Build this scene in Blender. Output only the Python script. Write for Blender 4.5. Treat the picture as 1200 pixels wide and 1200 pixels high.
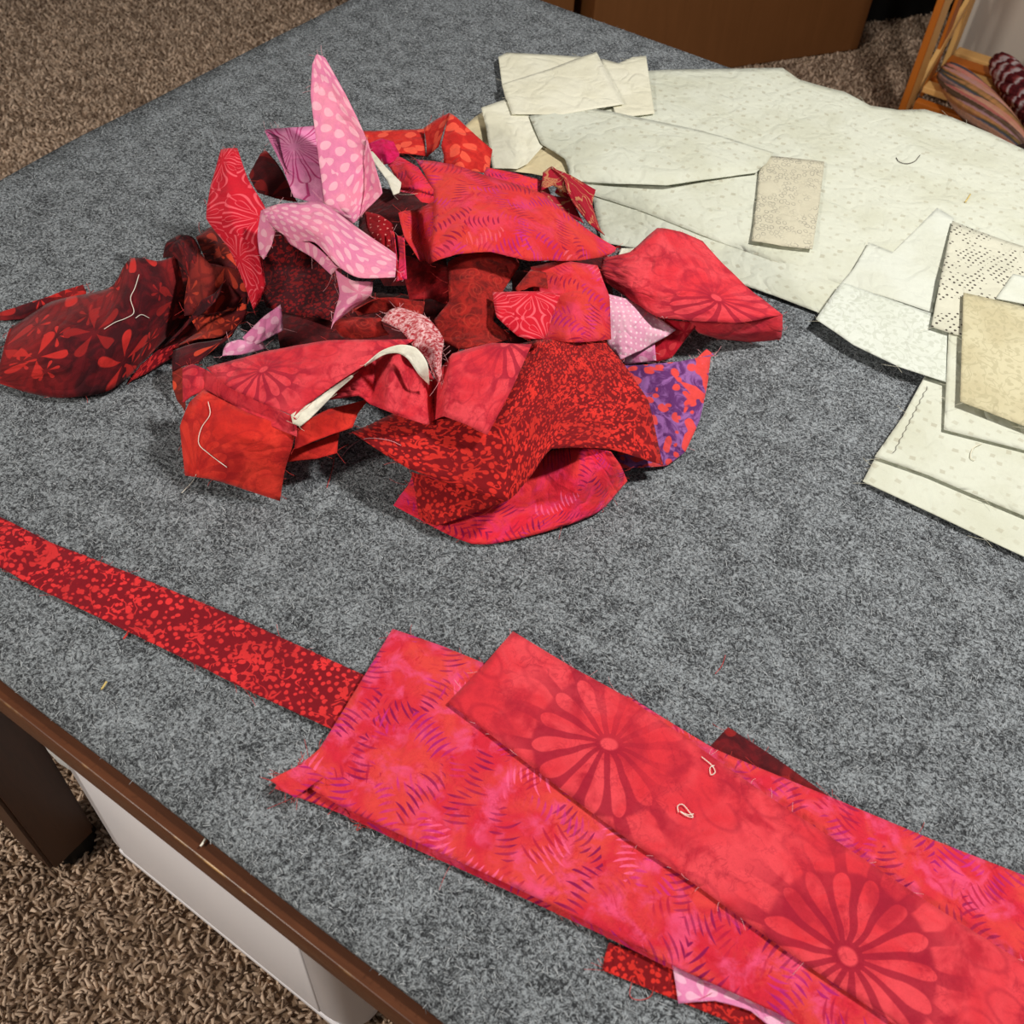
import bpy, bmesh, math, random
import numpy as np
from mathutils import Vector, Matrix, noise as mnoise
random.seed(7); RNG = np.random.default_rng(7)
S = bpy.context.scene
for o in list(bpy.data.objects): bpy.data.objects.remove(o)

# ------------------------------------------------------------------ camera, world, light, exposure
# world frame: x runs along the long table edge, y runs away across the table, z is up; felt surface at Z0
Z0 = 0.758; CAMH = 0.80
FPX, PITCH, ROLL, YAW = 1220.915, 0.870727, 0.0794840, math.radians(31)
CU, CV = 1.2034163, -0.1592652
fw = Vector((0, math.cos(PITCH), -math.sin(PITCH))); ri = Vector((1, 0, 0)); up = ri.cross(fw)
r_ = math.cos(ROLL)*ri + math.sin(ROLL)*up; u_ = -math.sin(ROLL)*ri + math.cos(ROLL)*up
def turn(v): c, s = math.cos(YAW), math.sin(YAW); return Vector((v.x*c - v.y*s, v.x*s + v.y*c, v.z))
CR, CUP, CF = turn(r_), turn(u_), turn(fw)
CAM = Vector((CU, CV, Z0 + CAMH))
cam = bpy.data.cameras.new('camera'); co = bpy.data.objects.new('camera', cam); S.collection.objects.link(co)
co.matrix_world = Matrix(((CR.x, CUP.x, -CF.x, CAM.x), (CR.y, CUP.y, -CF.y, CAM.y), (CR.z, CUP.z, -CF.z, CAM.z), (0, 0, 0, 1)))
cam.sensor_width = 36; cam.sensor_fit = 'HORIZONTAL'; cam.lens = 36*FPX/1200; cam.clip_start = .02
cam.dof.use_dof = True; cam.dof.focus_distance = 1.15; cam.dof.aperture_fstop = 11
S.camera = co
w = bpy.data.worlds.new('room_light'); S.world = w; w.use_nodes = True
w.node_tree.nodes['Background'].inputs[0].default_value = (1.0, .97, .94, 1)
w.node_tree.nodes['Background'].inputs[1].default_value = .14
def area(name, loc, target, size, power, col):
    l = bpy.data.lights.new(name, 'AREA'); l.shape = 'DISK'; l.size = size; l.energy = power; l.color = col
    o = bpy.data.objects.new(name, l); S.collection.objects.link(o); o.location = loc
    d = Vector(target) - Vector(loc); o.rotation_euler = d.to_track_quat('-Z', 'Y').to_euler(); return o
area('ceiling_lamp', (1.62, 1.30, 2.42), (.75, .55, .75), .20, 42, (1, .95, .89))
area('second_ceiling_lamp', (-.3, -2.0, 2.35), (.4, .1, .3), .45, 60, (1, .92, .82))
S.view_settings.view_transform = 'Standard'; S.view_settings.look = 'None'
S.view_settings.exposure = 0.0; S.view_settings.gamma = 1; S.view_settings.use_curve_mapping = False

# ------------------------------------------------------------------ helpers
def ray(px, py): return ((px-600)/FPX*CR - (py-600)/FPX*CUP + CF)
def at(px, py, h=0.0, z0=Z0):                      # the point of height h (metres) over z0 seen at that pixel
    d = ray(px, py); return CAM + d*((z0 + h - CAM.z)/d.z)
def lin(c):
    return tuple((x/255/12.92 if x/255 <= .04045 else ((x/255+.055)/1.055)**2.4) for x in c) + (1,)
def tag(o, label=None, cat=None, group=None, kind=None):
    for k, v in (('label', label), ('category', cat), ('group', group), ('kind', kind)):
        if v: o[k] = v
    return o
def link_mesh(name, verts, faces, mat=None, parent=None, smooth=False, uvs=None):
    me = bpy.data.meshes.new(name); me.from_pydata([tuple(v) for v in verts], [], faces)
    if uvs is not None:
        l = me.uv_layers.new(name='UVMap'); li = np.empty(len(me.loops), 'i'); me.loops.foreach_get('vertex_index', li)
        l.data.foreach_set('uv', np.asarray(uvs, 'f')[li].ravel())
    if smooth: me.polygons.foreach_set('use_smooth', [True]*len(me.polygons))
    if mat: me.materials.append(mat)
    o = bpy.data.objects.new(name, me); S.collection.objects.link(o)
    if parent: o.parent = parent; 
    return o
def empty(name, loc):
    o = bpy.data.objects.new(name, None); S.collection.objects.link(o); o.location = loc; o.empty_display_size = .05; return o
def bm_obj(name, bm, mat, parent=None, smooth=False):
    me = bpy.data.meshes.new(name); bm.normal_update(); bm.to_mesh(me); bm.free(); me.materials.append(mat)
    if smooth: me.polygons.foreach_set('use_smooth', [True]*len(me.polygons))
    o = bpy.data.objects.new(name, me); S.collection.objects.link(o)
    if parent: o.parent = parent; o.matrix_parent_inverse = Matrix.Translation(parent.location).inverted()
    return o
def box(bm, lo, hi, bev=0.0, M=None, seg=2):
    g = bmesh.ops.create_cube(bm, size=1)
    for v in g['verts']:
        v.co = Vector([(lo[i]+hi[i])/2 + v.co[i]*(hi[i]-lo[i]) for i in range(3)])
    if bev:
        es = list({e for v in g['verts'] for e in v.link_edges})
        r = bmesh.ops.bevel(bm, geom=es, offset=bev, segments=seg, affect='EDGES', profile=.6)
        vs = {v for f in r['faces'] for v in f.verts} | {v for v in g['verts'] if v.is_valid}
    else: vs = set(g['verts'])
    if M is not None:
        allv = set()
        st = list(vs)
        while st:
            v = st.pop()
            if v in allv: continue
            allv.add(v); st += [e.other_vert(v) for e in v.link_edges]
        for v in allv: v.co = M @ v.co
def tube_arrays(pts, rad, sides=5):
    V, F = [], []; n = len(pts)
    for i, p in enumerate(pts):
        t = (pts[min(i+1, n-1)] - pts[max(i-1, 0)]).normalized()
        a = t.cross(Vector((.3, .2, 1))).normalized(); b = t.cross(a); r = rad[i] if hasattr(rad, '__len__') else rad
        for k in range(sides):
            an = 2*math.pi*k/sides; V.append(p + a*r*math.cos(an) + b*r*math.sin(an))
    for i in range(n-1):
        for k in range(sides):
            F.append((i*sides+k, i*sides+(k+1) % sides, (i+1)*sides+(k+1) % sides, (i+1)*sides+k))
    F.append(tuple(range(sides-1, -1, -1))); F.append(tuple((n-1)*sides+k for k in range(sides)))
    return V, F

# ------------------------------------------------------------------ node graph helper
class G:
    def __init__(s, name):
        s.mat = bpy.data.materials.new(name); s.mat.use_nodes = True; s.t = s.mat.node_tree; s.b = s.t.nodes['Principled BSDF']
        s.b.inputs['Roughness'].default_value = .85; s.b.inputs['Specular IOR Level'].default_value = .2
    def n(s, typ, **kw):
        d = s.t.nodes.new(typ)
        for k, v in kw.items(): setattr(d, k, v)
        return d
    def put(s, sock, v):
        if isinstance(v, bpy.types.NodeSocket): s.t.links.new(v, sock)
        elif v is not None:
            if isinstance(v, (tuple, list)) and sock.type == 'RGBA' and len(v) == 3: v = tuple(v)+(1,)
            sock.default_value = v
    def m(s, op, *a, clamp=False):
        d = s.n('ShaderNodeMath', operation=op, use_clamp=clamp)
        for i, x in enumerate(a): s.put(d.inputs[i], x)
        return d.outputs[0]
    def add(s, a, b): return s.m('ADD', a, b)
    def sub(s, a, b): return s.m('SUBTRACT', a, b)
    def mul(s, a, b): return s.m('MULTIPLY', a, b)
    def div(s, a, b): return s.m('DIVIDE', a, b)
    def mx(s, a, b): return s.m('MAXIMUM', a, b)
    def mn(s, a, b): return s.m('MINIMUM', a, b)
    def step(s, x, lo, hi):                       # 0 below lo, 1 above hi
        d = s.n('ShaderNodeMapRange', interpolation_type='SMOOTHSTEP'); s.put(d.inputs[0], x); s.put(d.inputs[1], lo); s.put(d.inputs[2], hi)
        d.inputs[3].default_value = 0; d.inputs[4].default_value = 1; return d.outputs[0]
    def mix(s, f, a, b, blend='MIX'):
        d = s.n('ShaderNodeMix', data_type='RGBA', blend_type=blend); s.put(d.inputs[0], f); s.put(d.inputs[6], a); s.put(d.inputs[7], b); return d.outputs[2]
    def uv(s): return s.n('ShaderNodeUVMap', uv_map='UVMap').outputs[0]
    def obj(s): return s.n('ShaderNodeTexCoord').outputs['Object']
    def gen(s): return s.n('ShaderNodeNewGeometry').outputs['Position']
    def vec(s, op, a, b=None):
        d = s.n('ShaderNodeVectorMath', operation=op); s.put(d.inputs[0], a)
        if op == 'SCALE': s.put(d.inputs['Scale'], b)
        elif b is not None: s.put(d.inputs[1], b)
        return d.outputs[1] if op in ('LENGTH', 'DISTANCE', 'DOT_PRODUCT') else d.outputs[0]
    def noise(s, v, sc, det=2, ro=.5, dist=0, col=False):
        d = s.n('ShaderNodeTexNoise'); s.put(d.inputs['Vector'], v); d.inputs['Scale'].default_value = sc
        d.inputs['Detail'].default_value = det; d.inputs['Roughness'].default_value = ro; d.inputs['Distortion'].default_value = dist
        return d.outputs['Color' if col else 'Fac']
    def warp(s, v, sc, amt):
        c = s.noise(v, sc, 1, col=True); return s.vec('ADD', v, s.vec('SCALE', s.vec('SUBTRACT', c, (.5, .5, .5)), amt))
    def vor(s, v, rnd=1.0, feat='F1', dist='EUCLIDEAN'):
        d = s.n('ShaderNodeTexVoronoi', voronoi_dimensions='2D', feature=feat)
        if feat != 'DISTANCE_TO_EDGE': d.distance = dist
        s.put(d.inputs['Vector'], v); d.inputs['Scale'].default_value = 1; d.inputs['Randomness'].default_value = rnd
        return d
    def sep(s, v): d = s.n('ShaderNodeSeparateXYZ'); s.put(d.inputs[0], v); return d.outputs[0], d.outputs[1]
    def comb(s, x, y): d = s.n('ShaderNodeCombineXYZ'); s.put(d.inputs[0], x); s.put(d.inputs[1], y); return d.outputs[0]
    def cell(s, v, size, rnd=.6):                 # nearest motif centre: radius and angle (turns) about it, and a random number
        p = s.vec('SCALE', v, 1/size); V = s.vor(p, rnd); d = s.vec('SUBTRACT', p, V.outputs['Position'])
        x, y = s.sep(d); r = s.vec('LENGTH', s.comb(x, y)); a = s.div(s.m('ARCTAN2', y, x), 2*math.pi)
        R = s.sep(V.outputs['Color'])[0]; R2 = s.sep(V.outputs['Color'])[1]
        return r, s.add(a, 1.0), R, R2, x, y
    def petals(s, r, a, nn, r0, r1, off=0.0, width=.46, sharp=.10):
        af = s.m('ABSOLUTE', s.sub(s.m('FRACT', s.add(s.mul(a, nn), off)), .5))
        t = s.m('DIVIDE', s.sub(r, r0), r1-r0, clamp=True)
        wd = s.mul(s.m('POWER', t, .6), s.m('POWER', s.sub(1, t), .35))
        return s.sub(s.mul(wd, width*1.45), af)    # > 0 inside a petal
    def wedge(s, r, a, nn, r0, r1, off=0.0, width=.36):   # long petals of even gap with a round tip
        af = s.m('ABSOLUTE', s.sub(s.m('FRACT', s.add(s.mul(a, nn), off)), .5)); t = s.m('DIVIDE', s.sub(r, r0), r1-r0, clamp=True)
        wd = s.mul(s.m('POWER', t, .28), s.m('SQRT', s.sub(1, s.m('POWER', t, 5.0)))); return s.sub(s.mul(wd, width), af)
    def done(s, col, bump=None, bstr=.15, bdist=.001, rough=None):
        s.put(s.b.inputs['Base Color'], col)
        if rough is not None: s.put(s.b.inputs['Roughness'], rough)
        if bump is not None:
            d = s.n('ShaderNodeBump'); d.inputs['Strength'].default_value = bstr; d.inputs['Distance'].default_value = bdist
            s.put(d.inputs['Height'], bump); s.t.links.new(d.outputs[0], s.b.inputs['Normal'])
        return s.mat
    def cloth(s, col, v, grain=1.0):                          # weave and fine crumple shared by all the cottons
        s.b.inputs['Sheen Weight'].default_value = .06
        tone = s.add(s.mul(s.noise(v, 1.6, 5, .72), .55), s.mul(s.noise(v, 11, 2, .7), .35)); tone = s.add(.72, s.mul(tone, .62))
        h = s.n('ShaderNodeCombineColor'); [s.put(h.inputs[i], tone) for i in range(3)]; col = s.mix(grain, col, h.outputs[0], 'MULTIPLY')
        cr = s.m('ABSOLUTE', s.sub(s.noise(s.vec('ADD', v, (40, 3, 0)), .22, 2, .45, .6), .5)); b = s.add(s.add(s.mul(s.noise(v, 9, 3, .65), .5), s.mul(s.noise(v, .8, 3, .55), 2.0)), s.mul(s.mn(cr, .12), 14))
        return s.done(col, b, .55, .0015)
def L(*c): return lin(c)

def batik(g, v, c1, c2, c3, sc=.22):
    n1 = g.noise(v, sc, 4, .6, .6); n2 = g.noise(g.vec('ADD', v, (31, 17, 0)), sc*2.3, 4, .6, .4)
    return g.mix(g.step(n2, .46, .66), g.mix(g.step(n1, .38, .62), c1, c2), c3)

def crackle(g, v, col, dark, amt):
    # fine veins and flecks where the wax cracked
    n = g.m('ABSOLUTE', g.sub(g.noise(g.warp(v, 1.2, .6), 1.1, 3, .6, .8), .5)); vein = g.mul(g.sub(1, g.step(n, .008, .035)), g.step(g.noise(v, .33, 2), .42, .62))
    fleck = g.step(g.noise(v, 3.0, 4, .75), .58, .72); return g.mix(g.mul(g.mx(vein, fleck), amt), col, dark)
def mat_flower(name, light, base, dark, size=9):
    g = G(name); v = g.uv(); wv = g.warp(v, .35, .9)
    ground = batik(g, wv, base, light, tuple(.5*a+.5*b for a, b in zip(base, dark)), .16)
    r, a, R, R2, x, y = g.cell(wv, size, 0.0)
    p1 = g.wedge(r, a, 15, .045, .27, .13, .42); p2 = g.wedge(r, a, 15, .15, .42, .63, .42)
    pet = g.mx(g.step(p1, 0, .06), g.mul(g.step(p2, 0, .06), g.step(r, .26, .28)))
    halo = g.sub(1, g.step(r, .24, .46))
    vis = g.step(g.noise(v, .09, 1), .36, .58)
    lines = g.mul(g.mul(halo, g.sub(1, pet)), g.add(.22, g.mul(.56, vis)))
    col = g.mix(lines, ground, dark)
    core = g.sub(1, g.step(r, .022, .032)); col = g.mix(core, col, light)
    # small buds scattered between the big flower heads
    r3, a3, R3, _, x3, y3 = g.cell(wv, 3.4, .9); e = g.add(g.m('POWER', g.div(x3, .42), 2.0), g.m('POWER', g.div(y3, .24), 2.0))
    ring = g.mul(g.step(e, .6, .95), g.sub(1, g.step(e, .95, 1.5)))
    col = g.mix(g.mul(g.mul(ring, g.sub(1, halo)), .35), col, dark)
    col = crackle(g, v, col, dark, .36)
    return g.cloth(col, v)

def dashes(g, v, size, k, curve):
    r, a, R, R2, x, y = g.cell(v, size, .8); th = g.mul(R, 2*math.pi); c, sn = g.m('COSINE', th), g.m('SINE', th)
    X = g.add(g.mul(x, c), g.mul(y, sn)); Y = g.sub(g.mul(y, c), g.mul(x, sn))
    Y = g.add(Y, g.mul(g.mul(X, X), curve)); q = g.mul(Y, k); t = g.sub(g.m('FRACT', q), .5)
    wn = g.n('ShaderNodeTexWhiteNoise', noise_dimensions='2D'); g.put(wn.inputs['Vector'], g.comb(g.m('FLOOR', q), g.mul(R, 91)))
    rn = wn.outputs['Value']; X = g.add(X, g.mul(g.sub(rn, .5), .25))
    le = g.add(.15, g.mul(rn, .16)); z = g.m('DIVIDE', X, le); wd = g.mul(g.sub(1, g.mul(z, z)), .25)
    return g.step(g.sub(wd, g.m('ABSOLUTE', t)), .0, .08), rn, R2
def mat_dash(name, c1, c2, c3, size=4.4, dk=None, lt=None):
    dk = dk or L(138, 10, 76); lt = lt or L(248, 96, 140)
    g = G(name); v = g.uv(); wv = g.warp(v, .3, .7); col = batik(g, g.warp(v, .4, 1.5), c1, c2, c3, .17)
    col = g.mix(g.mul(g.step(g.noise(v, .35, 5, .7, 1.2), .56, .66), .6), col, L(186, 14, 40))
    d, rn, R2 = dashes(g, wv, size, 8, .55)
    dc = g.mix(g.step(R2, .55, .6), dk, g.mix(g.step(R2, .8, .82), L(170, 26, 110), lt))
    col = g.mix(g.mul(d, g.add(.62, g.mul(.35, g.step(g.noise(v, .3, 2), .4, .6)))), col, dc)
    d2, rn2, R3 = dashes(g, g.vec('ADD', wv, (13.7, 5.1, 0)), size*.85, 7, -.5)
    col = g.mix(g.mul(g.mul(d2, .75), g.step(g.noise(v, .22, 2), .46, .60)), col, g.mix(g.step(R3, .5, .52), L(196, 40, 130), L(170, 14, 60)))
    return g.cloth(crackle(g, v, col, L(170, 14, 44), .3), v)

def dotfield(g, v, size, lo, hi, rnd=.75):
    V = g.vor(g.vec('SCALE', v, 1/size), rnd); R = g.sep(V.outputs['Color'])[0]
    rad = g.add(lo, g.mul(R, hi-lo)); return g.step(g.sub(rad, V.outputs['Distance']), 0, .07)
def mat_dots(name, base, dot, sc=1.0):
    g = G(name); v = g.uv(); wv = g.warp(v, .9, .5)
    d = g.mx(dotfield(g, wv, .56*sc, .18, .36), g.mul(dotfield(g, g.vec('ADD', wv, (7.3, 2.2, 0)), 1.1*sc, .08, .30, 1), 1.0))
    n = g.noise(wv, .42/sc, 1, .4, 1.5); splash = g.step(g.noise(wv, .95/sc, 2, .55, 1.6), .585, .61); splash = g.mul(splash, g.step(n, .44, .5))
    vein = g.m('ABSOLUTE', g.sub(g.noise(g.vec('ADD', wv, (3, 9, 0)), .33/sc, 1, .4, 2.2), .5)); twig = g.mul(g.sub(1, g.step(vein, .012, .03)), g.step(n, .40, .5))
    f = g.mx(d, g.mx(splash, twig)); tone = g.mix(g.step(g.noise(v, .2, 3), .35, .65), dot, tuple(x*.72 for x in dot[:3])+(1,))
    return g.cloth(g.mix(f, g.mix(g.noise(v, .3, 3), base, tuple(x*1.5 for x in base[:3])+(1,)), tone), v)

def mat_ovals(name, bg, bg2, oval):
    g = G(name); v = g.uv(); wv = g.warp(v, .6, .3); r, a, R, R2, x, y = g.cell(wv, 13, .5)
    k = g.mul(r, 9); ring = g.m('FLOOR', k); rf = g.sub(g.m('FRACT', k), .5); nn = g.add(g.mul(ring, 6), 5)
    af = g.sub(g.m('FRACT', g.add(g.mul(a, nn), g.mul(ring, .37))), .5)
    e = g.add(g.m('POWER', g.m('ABSOLUTE', g.div(rf, .42)), 2.0), g.m('POWER', g.m('ABSOLUTE', g.div(af, g.add(.27, g.mul(rf, .12)))), 2.0))
    col = g.mix(g.mul(g.sub(1, g.step(e, .75, 1.05)), .7), batik(g, v, bg, bg2, bg, .2), oval)
    return g.cloth(col, v)
def mat_petalline(name, ground, ground2, line, size=6.5, n=13, lines_light=False, w=.08):
    g = G(name); v = g.uv(); wv = g.warp(v, .5, .4); r, a, R, R2, x, y = g.cell(wv, size, .45)
    p = g.petals(r, a, n, .07, .54, R, .47); ln = g.mul(g.sub(1, g.step(g.m('ABSOLUTE', p), w*.4, w)), g.step(r, .05, .09))
    q = g.petals(r, a, n, .2, .40, R, .2); ln2 = g.sub(1, g.step(g.m('ABSOLUTE', q), w*.2, w*.5))
    ln = g.mx(ln, g.mul(ln2, .8)) if lines_light else ln
    return g.cloth(g.mix(g.mul(ln, .85), batik(g, wv, ground, ground2, ground, .25), line), v)
def mat_burgundy(name, base, base2, flower, size=6.0, glow=.25):
    g = G(name); v = g.uv(); wv = g.warp(v, .35, .5); r, a, R, R2, x, y = g.cell(wv, size, .4)
    p = g.step(g.petals(r, a, 5, .06, .47, R, .27), 0, .06); small = g.cell(g.vec('ADD', wv, (11, 4, 0)), size*.5, .4)
    p2 = g.mul(g.step(g.petals(small[0], small[1], 6, .08, .40, small[2], .24), 0, .06), g.step(small[3], .45, .5))
    mk = g.mx(p, p2); tint = g.step(g.noise(v, .13, 2), .42, .62); ground = g.mix(g.mul(tint, glow), g.mix(g.step(g.noise(wv, .4, 4, .6, 1.), .4, .6), base, base2), flower)
    rays = g.step(g.m('SINE', g.mul(a, 2*math.pi*22)), .1, .8); ground = g.mix(g.mul(g.mul(rays, .35), g.step(r, .3, .45)), ground, base)
    col = g.mix(g.mul(mk, g.add(.35, g.mul(.6, g.step(R2, .2, .7)))), ground, flower)
    return g.cloth(col, v)
def mat_swirl(name, base, dark, light):
    g = G(name); v = g.uv(); wv = g.warp(v, .7, .5); r, a, R, R2, x, y = g.cell(wv, 2.6, .8)
    sp = g.m('SINE', g.add(g.mul(r, 30), g.mul(a, 2*math.pi))); ln = g.mul(g.step(sp, .45, .9), g.sub(1, g.step(r, .34, .46)))
    col = crackle(g, v, g.mix(g.step(g.noise(wv, .7, 5, .7, .6), .40, .66), base, dark), dark, .6); return g.cloth(g.mix(g.mul(ln, .32), col, light), v)
def mat_smalldots(name, bg, bg2, dot, size=.62, rad=.27, rnd=.25):
    g = G(name); v = g.uv(); d = dotfield(g, g.warp(v, .5, .2), size, rad*.8, rad, rnd)
    return g.cloth(g.mix(g.mul(d, .85), batik(g, v, bg, bg2, bg, .2), dot), v)
def mat_blobs(name, ground, ground2, blob, size=2.6, dots=False):
    g = G(name); v = g.uv(); wv = g.warp(v, .5, 1.2); r, a, R, R2, x, y = g.cell(wv, size, .9)
    th = g.mul(R, 6.28); c, sn = g.m('COSINE', th), g.m('SINE', th); X = g.add(g.mul(x, c), g.mul(y, sn)); Y = g.sub(g.mul(y, c), g.mul(x, sn))
    e = g.add(g.m('POWER', g.m('ABSOLUTE', g.div(X, .44)), 2.0), g.m('POWER', g.m('ABSOLUTE', g.div(Y, .27)), 2.0)); f = g.sub(1, g.step(e, .8, 1.1))
    if dots: f = g.mx(g.step(g.noise(wv, .22, 1, .5, 1.0), .56, .58), dotfield(g, wv, 1.7, .14, .36, 1))
    col = g.mix(g.step(g.noise(wv, .5, 4, .6, 1.5), .42, .6), ground, ground2)
    rim = g.mul(g.step(e, 1.0, 1.2), g.sub(1, g.step(e, 1.3, 1.9))); 
    return g.cloth(g.mix(g.mul(f, .9), col, blob), v)
def mat_plain(name, c1, c2, sc=.3, amt=1.0):
    g = G(name); v = g.uv(); return g.cloth(g.mix(g.mul(g.step(g.noise(v, sc, 4, .6, .5), .35, .65), amt), c1, c2), v)
def mat_mottle(name, c1, c2, c3): g = G(name); v = g.uv(); return g.cloth(crackle(g, v, batik(g, v, c1, c2, c3, .5), c2, .5), v)
def mat_specks(name, base, speck):
    g = G(name); v = g.uv(); r, a, R, R2, x, y = g.cell(v, .8, .5); s = g.sub(g.mul(g.m('ABSOLUTE', g.m('SINE', g.mul(a, 2*math.pi*1.5))), .13), r)
    return g.cloth(g.mix(g.step(g.add(s, .05), 0, .03), base, speck), v)
def mat_gold(name, base, gold):
    g = G(name); v = g.uv(); wv = g.warp(v, .6, .8); n = g.m('ABSOLUTE', g.sub(g.noise(wv, .35, 1, .5, 1.), .5)); f = g.mx(g.sub(1, g.step(n, .015, .03)), g.mul(g.step(g.noise(wv, .22, 1), .56, .58), g.step(g.noise(v, 5, 1), .4, .5)))
    return g.cloth(g.mix(g.mul(f, .8), base, gold), v)
def mat_fray(name):
    g = G(name); v = g.uv(); n = g.noise(g.warp(v, 2, .4), 3.5, 5, .75, .4); return g.cloth(g.mix(g.step(n, .42, .60), L(176, 40, 52), L(232, 190, 192)), v)

CR0, CR1 = L(205, 209, 194), L(197, 200, 182)
def cream(name, kind, c0=CR0, c1=CR1, ink=L(160, 154, 132), amt=.5):
    g = G(name); v = g.uv(); col = g.mix(g.step(g.noise(v, .12, 3), .4, .65), c0, c1)
    if kind == 'diamond':
        V = g.vor(g.vec('SCALE', g.warp(v, .6, .6), 1/1.75), .7, 'F1', 'MANHATTAN'); R = g.sep(V.outputs['Color'])[0]
        f = g.mul(g.step(g.sub(g.add(.17, g.mul(R, .12)), V.outputs['Distance']), 0, .10), g.add(.15, g.mul(.85, R)))
    elif kind == 'ovals':
        V = g.vor(g.vec('MULTIPLY', g.warp(v, .7, .5), (1/.85, 1/1.05, 1)), .8); D = V.outputs['Distance']
        f = g.mul(g.step(D, .24, .30), g.sub(1, g.step(D, .34, .40))); f = g.mul(f, g.step(g.noise(v, .25, 1), .38, .55))
    elif kind == 'vine':
        wv = g.warp(v, .5, 1.0); n = g.m('ABSOLUTE', g.sub(g.noise(wv, .45, 1, .4, 1.2), .5)); V = g.vor(g.vec('SCALE', wv, 1/1.1), 1)
        f = g.mx(g.sub(1, g.step(n, .014, .035)), g.step(g.sub(.26, V.outputs['Distance']), 0, .05)); f = g.mul(f, .8)
    elif kind == 'dotlines':
        wv = g.warp(v, .25, 2.0); V = g.vor(g.vec('SCALE', g.warp(v, .4, .6), 1/.72), .15); dd = g.step(g.sub(.25, V.outputs['Distance']), 0, .06)
        n = g.m('FRACT', g.mul(g.noise(wv, .16, 1, .4, .8), 5)); f = g.mul(dd, g.step(n, .40, .46))
    else: f = 0.0
    if kind: col = g.mix(g.mul(f, amt), col, ink)
    return g.cloth(col, v, .35)

M = {
 'flower': mat_flower('red_flower_batik', L(226, 70, 80), L(212, 46, 58), L(148, 14, 44), 17),
 'flower_orange': mat_flower('orange_red_flower_batik', L(226, 58, 44), L(206, 40, 32), L(156, 20, 26), 15),
 'dash': mat_dash('pink_red_dash_batik', L(208, 36, 58), L(220, 66, 62), L(228, 74, 114)),
 'dash_hot': mat_dash('hot_pink_dash_batik', L(226, 34, 58), L(232, 56, 58), L(228, 48, 96), 3.6),
 'dots': mat_dots('red_dotted_batik', L(112, 8, 22), L(228, 50, 52), 1.35),
 'dots_big': mat_dots('red_dotted_batik_large', L(110, 6, 14), L(220, 46, 38), 1.12),
 'dots_shaded': mat_dots('shaded_dotted_batik', L(52, 4, 12), L(128, 16, 22), 1.2),  # darkened copy of the dotted batik, hollow shade put into its colour
 'dash_fine': mat_dash('orange_red_dash_batik', L(204, 38, 46), L(212, 60, 52), L(214, 56, 84), 3.2, L(150, 14, 60), L(226, 90, 104)),
 'ovals': mat_ovals('pink_petal_batik', L(220, 126, 164), L(230, 140, 166), L(240, 186, 198)),
 'magenta_flower': mat_petalline('pink_flower_batik', L(226, 130, 180), L(236, 156, 194), L(180, 22, 106), 8, 15),
 'loops': mat_petalline('red_loop_print', L(196, 18, 42), L(206, 24, 44), L(240, 96, 108), 5.0, 7, True, .07),
 'burgundy': mat_burgundy('burgundy_flower_batik', L(58, 6, 16), L(98, 12, 22), L(196, 42, 38)),
 'burgundy_orange': mat_burgundy('burgundy_orange_batik', L(54, 5, 15), L(88, 10, 20), L(226, 76, 48), 4.6, .25),
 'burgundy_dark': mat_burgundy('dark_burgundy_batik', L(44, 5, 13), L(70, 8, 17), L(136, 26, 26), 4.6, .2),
 'swirl': mat_swirl('rust_swirl_print', L(162, 30, 24), L(106, 14, 13), L(192, 62, 44)),
 'smalldots': mat_smalldots('pale_pink_dot_print', L(232, 160, 190), L(240, 180, 202), L(252, 222, 230)),
 'purple': mat_blobs('purple_orange_batik', L(94, 42, 104), L(146, 92, 158), L(226, 70, 58), 3.4, True),
 'blobs': mat_blobs('red_blossom_batik', L(188, 30, 28), L(208, 44, 36), L(236, 88, 66), 2.4),
 'magenta': mat_mottle('magenta_cotton', L(204, 12, 80), L(220, 26, 100), L(188, 8, 66)),
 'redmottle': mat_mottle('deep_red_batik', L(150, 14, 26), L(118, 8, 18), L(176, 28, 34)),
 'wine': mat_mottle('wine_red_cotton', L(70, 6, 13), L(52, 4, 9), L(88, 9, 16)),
 'crimson': mat_ovals('crimson_petal_batik', L(176, 14, 38), L(190, 18, 40), L(214, 60, 66)),
 'lavpink': mat_ovals('orchid_petal_batik', L(226, 128, 176), L(232, 150, 190), L(244, 192, 214)),
 'specks': mat_specks('red_speck_print', L(160, 8, 24), L(240, 150, 140)),
 'gold': mat_gold('wine_gold_print', L(162, 14, 40), L(196, 140, 96)),
 'fray': mat_fray('frayed_reverse'),
 'white': mat_plain('white_cotton', L(232, 230, 214), L(222, 218, 198)),
 'cream': cream('cream_cotton', None, L(224, 223, 204), L(216, 214, 192)), 'cream_d': cream('cream_diamond_print', 'diamond'), 'cream_v': cream('cream_vine_print', 'vine', L(208, 212, 197), L(201, 204, 188), L(178, 180, 160)),
 'cream_o': cream('cream_oval_print', 'ovals', L(200, 196, 174), L(194, 190, 168), L(128, 126, 116), .75), 'cream_t': cream('cream_dotted_line_print', 'dotlines', L(206, 206, 188), L(198, 198, 180), L(48, 36, 34), .95),
 'tan': cream('tan_vine_print', 'vine', L(200, 194, 162), L(188, 180, 146), L(166, 160, 128), .6), 'tan_plain': cream('tan_cotton', None, L(214, 202, 166), L(206, 192, 154)),
 'white_v': cream('offwhite_vine_print', 'vine', L(210, 216, 206), L(204, 210, 198), L(184, 190, 176), .7), 'plainwhite': cream('offwhite_cotton', None, L(208, 213, 202), L(202, 206, 192)),
}
def mat_thread(name, c): g = G(name); return g.done(c, rough=.7)
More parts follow.
